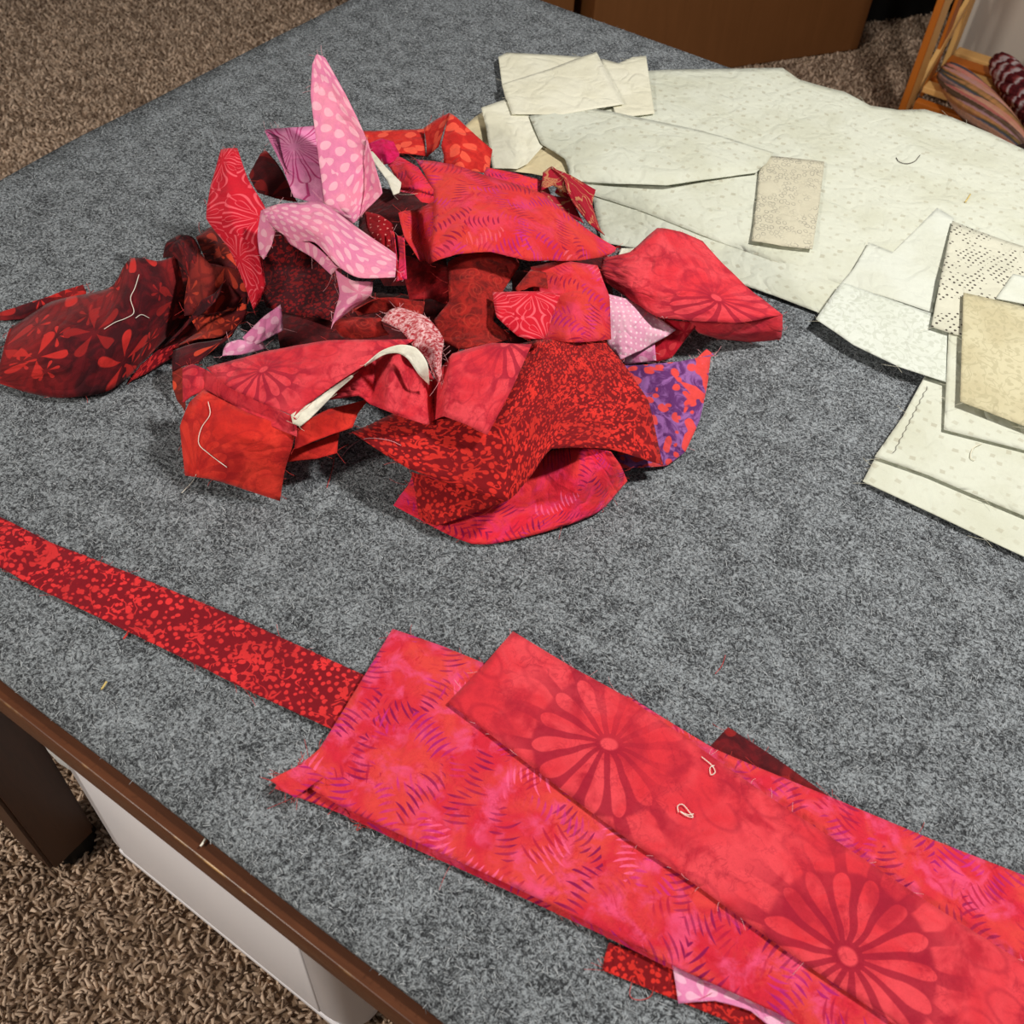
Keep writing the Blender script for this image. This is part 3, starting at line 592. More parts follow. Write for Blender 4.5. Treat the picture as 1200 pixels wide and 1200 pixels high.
sheet('cream cotton printed with rows of black dots, right edge', 'cream_t', [[(1116, 259), (1158, 275), (1200, 289), (1290, 318)], [(1103, 322), (1150, 330), (1200, 340), (1290, 362)], [(1091, 383), (1112, 390), (1200, 415), (1290, 440)]], [1.5, 2.2, 2.0], amp=.002)
sheet('pale bluish white offcut tucked at the far right edge', 'plainwhite', [[(1187, 321), (1230, 330), (1290, 345)], [(1167, 350), (1220, 360), (1290, 380)]], 2.5, amp=.0006, fray=3)
sheet('tan vine printed square lying on the dotted line print', 'tan', [[(1129, 343), (1160, 350), (1210, 362), (1290, 380)], [(1127, 405), (1160, 420), (1210, 435), (1290, 455)], [(1125, 471), (1160, 484), (1210, 503), (1290, 530)]], [2.7, 2.6, 2.3], amp=.0012)
sheet('small cream scrap with grey oval outlines lying on the big sheet', 'cream_o', [[(891, 182), (930, 186), (966, 190)], [(887, 232), (922, 240), (960, 241)], [(881, 282), (916, 288), (952, 292)]], 1.15, amp=.0016, freq=20)
# back left group
sheet('beige scrap at the back behind the red blossom strip', 'tan_plain', [[(545, 148), (556, 138), (572, 128)], [(556, 172), (572, 172), (600, 170)]], .4, sub=6, fray=3)
sheet('cream cotton folded at the back corner under two squares', 'cream', [[(584, 67), (594, 62), (640, 64), (690, 68)], [(588, 98), (610, 100), (650, 100), (695, 105)], [(596, 130), (615, 136), (655, 140), (700, 140)]], 1.0, amp=.0012)
sheet('tan cotton turned over under the folded cream drape', 'tan_plain', [[(612, 150), (640, 160), (667, 186)], [(596, 180), (630, 186), (667, 204)], [(575, 198), (622, 203), (664, 212)]], .95, sub=8)
sheet('cream cotton with a curved cut left of the folded drape', 'cream', [[(564, 127), (592, 116), (618, 132)], [(570, 152), (600, 150), (632, 162)], [(575, 186), (605, 190), (636, 172)], [(577, 197), (606, 198), (618, 192)]], 1.35, sub=8)
sheet('cream square with ragged left side at the back right', 'cream', [[(704, 69), (725, 74), (742, 67), (757, 66)], [(712, 100), (725, 104), (745, 100), (762, 100)], [(722, 139), (735, 137), (752, 135), (767, 133)]], 1.3, sub=8)
sheet('cream square lying tilted on top at the back', 'cream', [[(588, 99), (640, 82), (699, 61)], [(592, 112), (650, 112), (715, 92)], [(600, 134), (660, 134), (731, 122)]], 1.65, amp=.0012)
scrap('cream_scrap', 'cream diamond printed cloth folded over in a soft drape', 'cream_d', [
  [[(620, 136, 1.5), (678, 124, 1.6), (777, 144, 1.6), (845, 160, 1.5), (906, 180, 1.4)], [(634, 168, 1.6), (690, 165, 1.9), (770, 180, 2.0), (840, 180, 1.9), (898, 192, 1.5)], [(662, 186, 1.7), (712, 196, 2.0), (778, 206, 2.0), (838, 198, 1.8), (892, 197, 1.5)], [(669, 211, 1.2), (722, 215, 1.25), (781, 218, 1.25), (835, 210, 1.2), (886, 203, 1.2)]]], amp=.0026, freq=12, sub=8, fray=6, frayc='cream', group=CG, soft=.25)

# ---- strips across the front
SG = 'cut strips laid across the front of the mat'
scrap('fabric_strip', 'long narrow dark red dotted strip running off the left edge', 'dots', [[[(-60, 585), (0, 606), (60, 636), (150, 671), (262, 717), (340, 752), (424, 790), (470, 810)], [(-70, 610, 1.6), (-15, 635, 1.2), (45, 663), (130, 703), (240, 748), (318, 784), (404, 822), (450, 842)], [(-75, 640, .6), (0, 665, .3), (35, 685), (110, 721), (216, 772), (295, 811), (385, 853), (430, 872)]]], .3, 8, .0007, 20, False, 70, group=SG, cat='fabric strip')
scrap('fabric_strip', 'burgundy flowered strip peeking out behind the pink strips', 'burgundy', [[[(853, 852), (910, 889), (970, 932), (1010, 958)], [(831, 876), (880, 910), (935, 955), (980, 990)]]], .3, 8, .0004, 20, False, 12, group=SG, cat='fabric strip', uvs=.8)
scrap('fabric_strip', 'dark red dotted strip peeking out at the bottom below the pink sheet', 'dots_big', [[[(713, 1105), (790, 1130), (880, 1160), (1000, 1230)], [(708, 1124), (775, 1152), (860, 1190), (930, 1230)], [(706, 1137), (770, 1163), (850, 1196), (920, 1240)]]], .15, 8, .0004, 20, False, 14, group=SG, cat='fabric strip')
scrap('fabric_strip', 'pale pink petal strip on the dotted strip at the bottom', 'lavpink', [[[(788, 1130), (830, 1150), (890, 1165), (960, 1200)], [(792, 1155), (835, 1163), (892, 1180), (955, 1220)], [(795, 1176), (838, 1173), (880, 1185), (940, 1235)]]], .4, 6, .0003, 20, False, 6, group=SG, cat='fabric strip')
scrap('fabric_strip', 'pink red dashed strip whose far edge shows behind the flower strip', 'dash', [[[(735, 815), (838, 878), (975, 935), (1090, 983), (1205, 1028), (1300, 1066)], [(700, 850), (810, 920), (950, 990), (1070, 1045), (1190, 1100), (1290, 1140)], [(670, 885), (785, 965), (930, 1045), (1050, 1105), (1180, 1170), (1280, 1220)]]], .8, 8, .0005, 14, False, 24, group=SG, cat='fabric strip', uvrot=0)
scrap('fabric_strip', 'wide pink red dashed sheet with a pointed lower left corner', 'dash', [[[(460, 737), (520, 758), (575, 781), (660, 830), (780, 915), (900, 1000), (1030, 1095), (1140, 1180)], [(424, 797), (480, 830), (545, 862), (640, 912), (760, 985), (870, 1060), (990, 1150), (1100, 1230)], [(374, 878), (432, 905), (505, 938), (610, 985), (735, 1050), (830, 1110), (940, 1180), (1060, 1255)], [(335, 907), (400, 945), (480, 983), (580, 1029), (700, 1086), (800, 1137), (910, 1187), (1040, 1265)]],
  [[(361, 893), (372, 900), (384, 908)], [(340, 902), (352, 910), (366, 920)], [(317, 914), (330, 925), (346, 935)]],
  [[(330, 908, .5), (405, 940, .6), (485, 978, .6), (585, 1024, .6), (700, 1080, .6), (800, 1130, .6)], [(322, 924, .2), (398, 953, .25), (478, 991, .25), (578, 1036, .25), (698, 1092, .25), (798, 1141, .25)]]], [.9, 1.1, 1.1, .8], 8, .0008, 14, False, 40, group=SG, cat='fabric strip', uvrot=0)
scrap('fabric_strip', 'red flower strip folded lengthwise on top of the pink sheet', 'flower', [[[(601, 740), (672, 783), (741, 821), (808, 868), (905, 936), (1006, 1003), (1110, 1072), (1205, 1132), (1300, 1192)], [(566, 780), (632, 826), (700, 872), (775, 924), (870, 990), (965, 1058), (1070, 1128), (1165, 1192), (1260, 1258)], [(525, 823), (590, 873), (660, 927), (735, 983), (820, 1040), (915, 1110), (1030, 1188), (1120, 1252), (1210, 1320)]]], [1.35, 1.7, 1.4], 8, .0006, 14, False, 30, 'pink', group=SG, cat='fabric strip', anchor=((712, 868), (998, 1120), 17))
# ---- the heap of red and pink scraps
PG = 'red and pink fabric scraps heaped on the mat'; HS = 1.2
def heap(label, mat, patches, fray=10, amp=.0026, freq=30, fc='red', sub=6, **k):
    pp = [[[(q[0], q[1], q[2]*HS) for q in row] for row in rows] for rows in patches]
    return scrap('fabric_scrap', label, mat, pp, 1, sub, amp, freq, False, fray, fc, group=PG, **k)
def hh(rows, hs):                                    # one height per row
    return [[(q[0], q[1], h) if len(q) == 2 else q for q in row] for row, h in zip(rows, hs)]

# deep pieces seen only in the hollows
heap('dark dotted scrap deep in the hollow under the curled pink petal piece', 'dots_shaded', [[[(300, 275, 5), (350, 262, 6.5), (410, 270, 6.5)], [(300, 320, 3.5), (345, 310, 4.5), (400, 320, 5)], [(312, 360, 3), (350, 370, 3.5), (395, 376, 4.5)]]], 4)
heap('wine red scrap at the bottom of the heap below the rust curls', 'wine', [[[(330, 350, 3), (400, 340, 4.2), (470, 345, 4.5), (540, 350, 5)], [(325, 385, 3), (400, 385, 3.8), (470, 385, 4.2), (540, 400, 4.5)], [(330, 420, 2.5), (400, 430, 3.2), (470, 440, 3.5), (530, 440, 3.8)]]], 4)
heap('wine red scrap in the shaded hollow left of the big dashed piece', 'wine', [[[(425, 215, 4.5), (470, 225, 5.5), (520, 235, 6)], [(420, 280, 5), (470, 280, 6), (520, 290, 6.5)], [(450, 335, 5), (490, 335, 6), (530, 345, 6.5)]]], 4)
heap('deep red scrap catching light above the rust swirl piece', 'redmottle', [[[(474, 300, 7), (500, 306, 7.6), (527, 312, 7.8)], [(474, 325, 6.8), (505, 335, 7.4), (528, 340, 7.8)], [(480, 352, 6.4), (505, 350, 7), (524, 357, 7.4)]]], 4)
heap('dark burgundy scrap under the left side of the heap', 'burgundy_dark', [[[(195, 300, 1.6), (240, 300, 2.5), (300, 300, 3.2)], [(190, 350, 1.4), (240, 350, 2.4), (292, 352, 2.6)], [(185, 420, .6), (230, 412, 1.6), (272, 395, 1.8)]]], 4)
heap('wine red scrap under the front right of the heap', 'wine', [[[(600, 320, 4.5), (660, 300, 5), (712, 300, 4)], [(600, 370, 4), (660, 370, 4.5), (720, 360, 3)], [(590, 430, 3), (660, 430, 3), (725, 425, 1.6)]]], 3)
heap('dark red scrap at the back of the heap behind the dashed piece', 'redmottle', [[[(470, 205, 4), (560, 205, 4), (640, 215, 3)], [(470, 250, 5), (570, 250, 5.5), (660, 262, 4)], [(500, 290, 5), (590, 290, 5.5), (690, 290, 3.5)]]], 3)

# back edge
heap('red blossom strip lying flat at the back of the heap', 'blobs', [hh([[(425, 154), (465, 152), (497, 151)], [(426, 168), (466, 168), (498, 167)], [(428, 180), (468, 180), (499, 183)]], [1.5, 1.5, 1.4])], 8)
heap('folded red blossom strip with a dark hollow at the back of the heap', 'blobs', [[[(517, 172, 3.8), (527, 133, 5), (549, 152, 4.6), (577, 176, 3.2)], [(520, 182, 3.6), (535, 160, 4.6), (555, 168, 4.2), (575, 187, 3)], [(520, 192, 3.4), (540, 198, 3.8), (558, 201, 3.4), (573, 203, 2.6)]],
   [[(497, 150, 2.2), (512, 140, 3.6), (527, 133, 4.9)], [(500, 170, 1.8), (511, 160, 3), (520, 152, 4.2)], [(500, 184, 1.5), (507, 178, 2.2), (514, 172, 3.2)]]], 8, sub=5)
heap('small bright magenta scrap behind the pink spire', 'magenta', [[[(432, 168, 5), (447, 163, 5.8), (461, 166, 5.6)], [(436, 180, 4.8), (452, 178, 5.8), (468, 180, 5)], [(445, 192, 4.4), (456, 192, 5.2), (467, 186, 4.8)]]], 6)
heap('crumpled red pink scrap behind the white sliver', 'dash_hot', [[[(452, 188, 4.6), (468, 184, 5), (490, 196, 5.2)], [(462, 206, 5.2), (480, 202, 6), (502, 214, 6)], [(468, 222, 5), (490, 222, 6.2), (515, 230, 6.4)]], [[(466, 222, 4.9), (492, 222, 6.1), (516, 230, 6.3)], [(472, 246, 4.6), (495, 246, 5.6), (518, 246, 6)]]], 8)
heap('white fabric sliver standing right of the pink spire', 'white', [[[(430, 176, 7.5), (437, 178, 7.3)], [(442, 196, 7.2), (452, 196, 7)], [(454, 212, 6.8), (470, 214, 6.2)], [(461, 229, 6.4), (468, 226, 6.2)]]], 4, .0006, fc='cream')
heap('red dashed scrap flat behind the big dashed piece', 'dash_hot', [hh([[(570, 196), (600, 202), (636, 212)], [(566, 208), (600, 213), (634, 224)], [(575, 220), (605, 225), (640, 238)]], [4.2, 4.4, 4.6])], 4)
heap('wine scrap with gold print folded at the right back of the heap', 'gold', [[[(645, 196, 5.2), (668, 206, 5.2), (698, 223, 4.8)], [(660, 208, 5.6), (676, 222, 5.2), (694, 240, 4.4)], [(664, 222, 5.6), (684, 246, 5.2), (702, 266, 4)], [(672, 240, 5.4), (690, 262, 4.6), (709, 276, 3.4)]],
   [[(636, 203, 4.9), (647, 195, 5.1), (660, 206, 5.4)], [(634, 224, 5), (648, 218, 5), (664, 226, 5.2)]], [[(660, 206, 5.0), (676, 220, 4.6), (690, 236, 4.2)], [(650, 226, 4.2), (672, 240, 4.0), (694, 256, 3.6)]], [[(633, 224, 4.9), (650, 230, 4.2), (668, 232, 4.6)], [(640, 240, 5.4), (662, 252, 4.4), (684, 262, 4.6)]]], 5, sub=5, fc='cream')

# left side burgundy
heap('thin burgundy flowered strip lying at the far left', 'burgundy', [[[(0, 366, .6), (30, 357, 1.2), (52, 349, 1.8), (75, 341, 1.6), (97, 334, 2.2)], [(0, 371, .4), (30, 366, 1.0), (52, 357, 1.4), (76, 348, 1.2), (101, 342, 1.8)], [(-2, 376, .2), (28, 374, .4), (54, 362, .8), (78, 355, .8), (100, 350, 1.2)]]], 4)
heap('large burgundy flowered scrap bulging at the left end of the heap', 'burgundy', [[[(12, 386, 2.2), (55, 357, 3.6), (100, 345, 4.4), (133, 333, 5), (152, 304, 6.6), (184, 305, 6.4), (207, 299, 6.2)], [(4, 415, 2.2), (45, 395, 4.2), (92, 382, 5), (130, 370, 5.4), (160, 345, 6.4), (190, 340, 5.6), (214, 330, 4.6)], [(-2, 438, 1), (42, 430, 3), (88, 420, 3.8), (128, 412, 4), (165, 392, 4.2), (195, 370, 3.4), (222, 362, 2.2)], [(-4, 448, .4), (36, 461, .5), (78, 467, .5), (128, 458, .7), (155, 438, 1.2), (180, 412, 1.8), (216, 374, 1.4)]]], 18, .004, 22, uvs=.75, sub=7, soft=.8)
heap('small dotted burgundy scrap under the edge of the big burgundy one', 'dots', [[[(165, 428, 1.2), (185, 410, 1.6), (208, 402, 1.8)], [(150, 448, .3), (175, 436, .4), (203, 418, .6)]]], 3, .001)
heap('dark burgundy scrap rolled into an arch left of the red looped piece', 'burgundy_dark', [[[(191, 300, 5.0), (196, 284, 6.4), (211, 276, 7.2), (227, 279, 7.4), (236, 295, 7)], [(193, 302, 5.2), (200, 291, 6.6), (212, 288, 7.4), (222, 296, 7.2), (230, 312, 6.8)], [(206, 300, 5.8), (212, 308, 6.2), (218, 318, 6.2), (222, 330, 6), (228, 345, 5.6)]]], 4, sub=6, soft=.8)
heap('burgundy scrap with orange leaves behind the rolled arch', 'burgundy_orange', [[[(230, 279, 5.8), (247, 266, 6), (260, 276, 6.4), (271, 291, 6.6)], [(236, 294, 6), (252, 290, 6.2), (266, 296, 6.4), (278, 306, 6.4)], [(243, 309, 6.2), (256, 311, 6.2), (270, 314, 6.2), (284, 318, 6.2)]]], 5, uvs=.8)
heap('burgundy scrap with bright orange flowers in the middle of the left side', 'burgundy_orange', [[[(227, 287, 7.2), (246, 310, 7), (265, 313, 6.8), (286, 317, 6.6)], [(222, 320, 6.6), (245, 332, 6.6), (268, 332, 5.8), (289, 338, 5.8)], [(216, 352, 5.2), (240, 352, 5.6), (264, 346, 4.6), (290, 352, 4.6)], [(216, 370, 4.4), (238, 368, 4.4), (262, 364, 3.6), (288, 366, 4)]]], 8, uvs=.8, uv0=(5, 8))
heap('burgundy twisted scrap with a pale reverse fold reaching down left', 'burgundy_dark', [[[(262, 330, 6.2), (250, 345, 6), (236, 352, 5.8), (226, 368, 5), (212, 386, 3.4), (194, 402, 2.2)], [(258, 342, 6.1), (252, 354, 5.9), (240, 365, 5.2), (226, 376, 4.4), (210, 392, 3), (190, 408, 1.8)]]], 4)
heap('dark burgundy scrap with orange swirls low on the left', 'burgundy_orange', [[[(222, 372, 3), (250, 368, 3.6), (275, 358, 4), (288, 340, 5.2)], [(232, 390, 2.4), (250, 386, 3.4), (272, 378, 3.8), (289, 366, 4.4)], [(205, 405, 1.8), (232, 398, 3), (260, 394, 3.2), (287, 376, 3.8)]]], 5)
heap('orange red burgundy band curling out above the flower piece on the left', 'burgundy_orange', [[[(203, 410, 2.2), (232, 402, 3.4), (262, 396, 3.8), (286, 374, 4.4)], [(202, 422, 2.4), (224, 414, 3.4), (246, 408, 3.6), (266, 398, 3.8)], [(202, 436, 2), (216, 428, 2.8), (232, 426, 3), (244, 414, 3.2)]], [[(202, 434, 2), (214, 430, 2.6), (226, 426, 2.8)], [(203, 455, 1), (211, 452, 1.4), (218, 446, 2)], [(208, 470, .4), (213, 476, .4), (217, 482, .6)]]], 6, uvs=.7)

# upper middle
heap('black red flowered scrap peaking between red loops and pink flowers', 'burgundy_dark', [[[(305, 180, 9.6), (311, 176, 9.8), (322, 188, 9.4)], [(292, 206, 8.4), (310, 203, 9.2), (332, 202, 9)], [(302, 226, 8.2), (322, 232, 8.6), (348, 236, 8.4)]]], 6, uvs=.6)
heap('tall red scrap printed with pink loop outlines on the left', 'loops', [[[(259, 176, 13), (268, 174, 13.4), (278, 174, 13)], [(247, 217, 11.4), (268, 210, 12.6), (291, 212, 12)], [(242, 257, 10), (272, 248, 11.6), (312, 246, 11)], [(268, 290, 9), (284, 286, 10), (303, 290, 10)], [(287, 335, 7.4), (300, 332, 8.2), (311, 335, 8.2)], [(297, 363, 6), (300, 360, 6.2), (304, 355, 6.4)]],
   [[(303, 282, 10), (306, 298, 9.6)], [(306, 318, 8.6), (311, 332, 8.4)], [(301, 355, 6.6), (313, 339, 7.6)]]], 10, uvs=.8)
heap('pink flowered scrap with a rolled left edge behind the spire', 'magenta_flower', [[[(311, 152, 12.4), (338, 150, 12.8), (370, 147, 12.6)], [(329, 190, 11.6), (350, 190, 12), (378, 190, 11.8)], [(344, 231, 10.4), (362, 235, 10.6), (381, 238, 10.4)]], [[(310, 153, 12.3), (316, 157, 12.8), (323, 160, 12.6)], [(320, 172, 12), (324, 175, 12.3), (329, 180, 12)], [(331, 195, 11.4), (333, 198, 11.6), (336, 203, 11.4)]]], 6, fc='pink', uvs=.8, uv0=(2, 1))
heap('tall pointed pink petal printed scrap standing as a spire', 'ovals', [[[(366, 75, 19.5), (371, 64, 20), (381, 68, 19.6)], [(364, 112, 17.5), (388, 104, 17.6), (406, 112, 17.2)], [(370, 160, 15.2), (400, 150, 15), (429, 162, 14.6)], [(376, 205, 13), (408, 200, 12.6), (430, 192, 12.4)], [(381, 240, 11.2), (408, 245, 11), (428, 222, 10.8)], [(398, 258, 10), (414, 262, 10), (421, 256, 10)]], [[(429, 163, 14.6), (430, 164, 14.5), (431, 165, 14.4)], [(428, 192, 12.6), (434, 194, 12.7), (440, 197, 12.8)], [(427, 222, 11), (436, 224, 11.4), (448, 226, 12)], [(421, 256, 10), (424, 252, 10.2), (428, 247, 10.6)]]], 12, .0014, fc='pink', uv0=(1, 2), uvs=.9)
heap('deep red scrap with tiny pink specks beside the pink petal piece', 'specks', [[[(427, 247, 9), (445, 252, 9.4), (462, 264, 9.4)], [(430, 268, 8.8), (446, 275, 9.2), (460, 284, 9)], [(440, 285, 8.6), (450, 292, 8.8), (458, 298, 8.6)]]], 4, .0008)
heap('narrow bright red pink scrap standing beside the petal piece tip', 'dash_hot', [[[(457, 270, 9.8), (462, 272, 10)], [(459, 298, 9.2), (465, 300, 9.6)], [(460, 320, 8.6), (466, 326, 9)]], [[(465, 276, 10), (474, 279, 10.2)], [(468, 300, 9.6), (475, 302, 9.8)], [(464, 330, 9), (477, 327, 9.2)]]], 6, .0006, fc='pink')
heap('pale pink petal printed scrap curled over like a leaf in the centre', 'ovals', [[[(306, 247, 12.6), (325, 240, 13.4), (348, 238, 13.8), (378, 238, 13.8), (420, 268, 13.6), (464, 298, 13)], [(313, 258, 12.8), (335, 259, 13.8), (358, 262, 14.4), (386, 266, 14.6), (420, 290, 14), (464, 312, 13)], [(324, 270, 12.4), (345, 282, 13), (369, 284, 13.6), (394, 310, 13.6), (420, 325, 13.2), (463, 325, 12.8)]],
   [[(306, 247, 12.6), (314, 256, 12.8), (323, 271, 12.4)], [(302, 275, 11.4), (310, 282, 11.6), (318, 288, 11.8)], [(304, 297, 10.2), (306, 300, 10.4), (309, 304, 10.6)]],
   [[(326, 268, 12), (368, 287, 13), (396, 314, 12.8)], [(338, 284, 11.2), (366, 302, 11.8), (388, 322, 11.8)]],
   [[(393, 316, 12.6), (412, 328, 12.8), (437, 330, 12.4)], [(398, 344, 11.2), (415, 346, 11.8), (434, 346, 11.4)], [(393, 364, 10.2), (402, 366, 10.6), (414, 362, 10.4)], [(388, 386, 9.4), (390, 380, 9.6), (394, 376, 9.8)]]], 10, .0012, fc='pink', uv0=(4, 3), uvs=.9, soft=.8)

# right of centre
heap('rust red swirl printed scrap hanging down the middle', 'swirl', [[[(525, 308, 9.4), (562, 286, 10), (592, 292, 9.4), (609, 311, 8.8)], [(525, 336, 9.2), (552, 332, 9.6), (570, 335, 9.2), (590, 340, 8.6)], [(526, 354, 8.8), (548, 360, 9), (565, 366, 8.8), (578, 376, 8.4)], [(508, 376, 8.2), (534, 384, 8.4), (562, 392, 8.2), (597, 393, 7.6)], [(515, 398, 7.8), (538, 410, 8.2), (566, 404, 8.4), (596, 398, 7.8)]]], 14)
heap('red pink dashed scrap right of the rust swirl piece', 'dash_fine', [[[(622, 313, 8.4), (660, 306, 8.8), (700, 311, 8.2)], [(626, 350, 8.4), (675, 350, 8.8), (714, 348, 7.4)], [(632, 398, 7.6), (680, 402, 7.6), (716, 398, 6.2)]]], 8, uvs=.8)
heap('small rust swirl scrap folded beside the looped piece', 'swirl', [[[(604, 338, 9.2), (622, 316, 9.6), (640, 320, 9.4)], [(606, 342, 9.2), (625, 336, 9.6), (642, 338, 9.4)]]], 4, .0008)
heap('small red scrap with pink loop outlines in the centre right', 'loops', [[[(577, 343, 9.6), (606, 342, 10), (635, 342, 10), (657, 345, 9.8)], [(582, 372, 9.4), (608, 368, 9.8), (636, 368, 9.8), (648, 368, 9.4)], [(607, 394, 8.8), (620, 397, 9), (637, 397, 9), (642, 392, 8.8)]]], 8, .0012, uvs=.8)
heap('large red pink dashed scrap draped over the top right of the heap', 'dash_fine', [[[(487, 187, 11.6), (530, 193, 12), (585, 210, 11.4), (636, 228, 10.4), (680, 262, 8.6), (722, 290, 7)], [(508, 222, 11.6), (548, 232, 12.4), (592, 248, 12.2), (636, 262, 11), (680, 280, 9), (721, 294, 7)], [(508, 262, 11.4), (545, 268, 12.2), (592, 276, 12), (638, 284, 11), (680, 290, 9), (716, 298, 7)], [(503, 308, 10.6), (535, 298, 11.2), (575, 296, 11.4), (620, 307, 10.6), (665, 306, 9), (708, 301, 7)]],
   [[(467, 249, 10.4), (488, 246, 8.2), (509, 236, 10.6)], [(474, 278, 10), (492, 280, 7.8), (508, 270, 10.4)], [(492, 306, 9.6), (499, 306, 9), (504, 309, 10.4)]]], 22, .003, 24, uvs=.8, uvrot=20)
heap('red flower scrap spreading over the felt on the right', 'flower', [[[(706, 303, 5), (738, 296, 6), (770, 268, 6.4), (798, 272, 6.2), (823, 283, 5.6)], [(704, 315, 5.2), (748, 318, 6.6), (785, 312, 7), (820, 310, 6.8), (848, 310, 5.6)], [(704, 322, 5), (745, 340, 6), (790, 345, 6.4), (835, 342, 6), (885, 345, 4.6)], [(706, 328, 4.8), (745, 356, 5), (775, 373, 4.8), (862, 379, 4), (917, 369, 3.6)]],
   [[(806, 374, 3.6), (862, 378, 3.6), (917, 369, 3.6)], [(818, 390, 2.2), (865, 392, 2.2), (917, 384, 2.4)], [(842, 398, .8), (878, 401, .6), (915, 398, .8)]]], 16, .002, anchor=((838, 350), (740, 318), 11))
heap('white paper scrap glimpsed between dashed piece and right flower piece', 'white', [hh([[(728, 291), (744, 291)], [(724, 300), (738, 300)]], [.4, .4])], 0, .0002)
heap('crimson petal scrap showing under the right flower piece', 'crimson', [[[(768, 372, 3.4), (795, 376, 3.4), (820, 378, 3.2)], [(760, 398, 2), (784, 396, 2.2), (808, 392, 2.2)], [(755, 422, .8), (770, 424, .8), (787, 420, .8)]]], 4, fc='pink')
heap('orchid pink petal scrap under the pale dotted piece', 'lavpink', [[[(724, 418, 2), (748, 400, 2.6), (767, 397, 2.6)], [(730, 424, 1.4), (750, 414, 1.8), (768, 412, 1.8)], [(734, 427, .8), (752, 425, 1), (769, 423, 1)]]], 3, fc='pink')
heap('pale pink scrap with white polka dots right of the heap', 'smalldots', [[[(708, 344, 5.2), (738, 352, 4.8), (770, 372, 3.8), (792, 387, 3)], [(710, 372, 4.6), (740, 372, 4.6), (760, 385, 3.8), (782, 394, 2.9)], [(712, 402, 3.2), (728, 404, 3.4), (745, 402, 3.2), (764, 403, 2.6)], [(722, 414, 2.6), (727, 422, 2.4), (736, 417, 2.6), (752, 410, 2.5)]]], 5, .0022, fc='pink')
heap('purple scrap with orange red blots on the right of the heap', 'purple', [[[(712, 430, 2.2), (760, 427, 3), (800, 423, 3), (833, 416, 3)], [(728, 465, 2), (765, 460, 2.4), (800, 456, 2.2), (829, 450, 2)], [(730, 510, 1.4), (765, 505, 1.6), (795, 500, 1.2), (820, 492, 1)], [(718, 549, .6), (755, 548, .5), (782, 545, .4), (803, 530, .4)]], [[(815, 421, 2.9), (828, 409, 3.3)], [(824, 424, 2.7), (837, 416, 2.9)]]], 12, .0012, fc='pink')

# front
heap('pink red batik scrap bulging out under the dotted piece at the front', 'dash_hot', [[[(484, 556, 1), (560, 556, 2.4), (640, 530, 3.4), (684, 524, 4.6), (716, 530, 4.6)], [(478, 570, .9), (556, 588, 2.2), (640, 572, 2.6), (692, 556, 3.6), (727, 545, 3)], [(470, 580, .7), (554, 612, 1.2), (640, 600, 1.4), (700, 584, 1.4), (732, 556, 1.2)], [(461, 592, .3), (553, 637, .3), (636, 624, .3), (700, 601, .3), (735, 564, .4)]]], 14, .0022, uvs=.9, soft=.8)
heap('large dark red dotted scrap spread across the front of the heap', 'dots_big', [[[(540, 420, 5), (585, 410, 6.4), (624, 400, 7.4), (645, 398, 7.6), (668, 396, 7.4), (690, 397, 7), (707, 398, 6)], [(500, 458, 5), (550, 450, 6.4), (610, 440, 7.8), (640, 438, 8), (672, 438, 7.6), (706, 432, 6.4), (736, 434, 5)], [(460, 486, 4.4), (515, 500, 5.6), (590, 500, 7), (628, 486, 7.4), (664, 480, 7), (716, 480, 5.6), (760, 472, 3.6)], [(412, 507, 4), (478, 549, 4.2), (592, 588, 4.4), (622, 558, 5.6), (646, 525, 6.4), (718, 527, 4.6), (777, 545, 1.6)]],
   [[(482, 553, 3.6), (530, 568, 3.8), (592, 588, 4.2)], [(487, 580, 2.2), (520, 590, 2.6), (565, 598, 3)], [(491, 606, .8), (500, 613, .8), (512, 617, 1)]]], 16, .0022, 22, sub=7, uvrot=30)
heap('red flower strip folded into a valley with a flap on the right', 'flower', [[[(395, 436, 6.4), (424, 424, 8), (440, 420, 7.4), (462, 412, 9), (480, 416, 8), (500, 428, 7.2), (509, 445, 5.6), (530, 415, 9), (576, 402, 9.4), (623, 404, 8.8)], [(390, 455, 6), (422, 448, 7.4), (440, 450, 6.6), (458, 450, 8.2), (478, 458, 7), (498, 466, 6.6), (508, 472, 5.2), (525, 450, 8.4), (566, 450, 8.8), (600, 456, 8.2)], [(384, 469, 5.6), (421, 464, 6.8), (434, 474, 6.2), (454, 482, 7.2), (474, 490, 6.4), (500, 498, 6), (510, 492, 5.6), (520, 488, 7.2), (545, 497, 7.6), (571, 510, 7.2)]]], 12, .0014, anchor=((588, 404), (545, 480), 9))
heap('doubled red strip under the flower fold at the front left', 'flower_orange', [hh([[(348, 498), (385, 480), (432, 468)], [(346, 512), (380, 498), (420, 484)], [(345, 527), (370, 516), (413, 501)]], [5, 5, 4.6]), hh([[(340, 526), (370, 518), (398, 506)], [(338, 535), (368, 530), (396, 518)], [(336, 541), (370, 538), (395, 531)]], [3.6, 3.2, 2.8])], 6, .0012)
heap('white lining strip under the edge of the front flower piece', 'white', [[[(341, 486, 7.1), (352, 479, 7.2), (368, 470, 7.5), (390, 453, 8.0), (412, 440, 8.6)], [(343, 496, 6.7), (356, 487, 7), (374, 473, 7.4), (393, 456, 7.8), (414, 441, 8.4)], [(352, 500, 6.5), (363, 491, 6.8), (379, 475, 7.2), (394, 459, 7.6), (413, 443, 8.3)]]], 4, .0006, fc='cream')
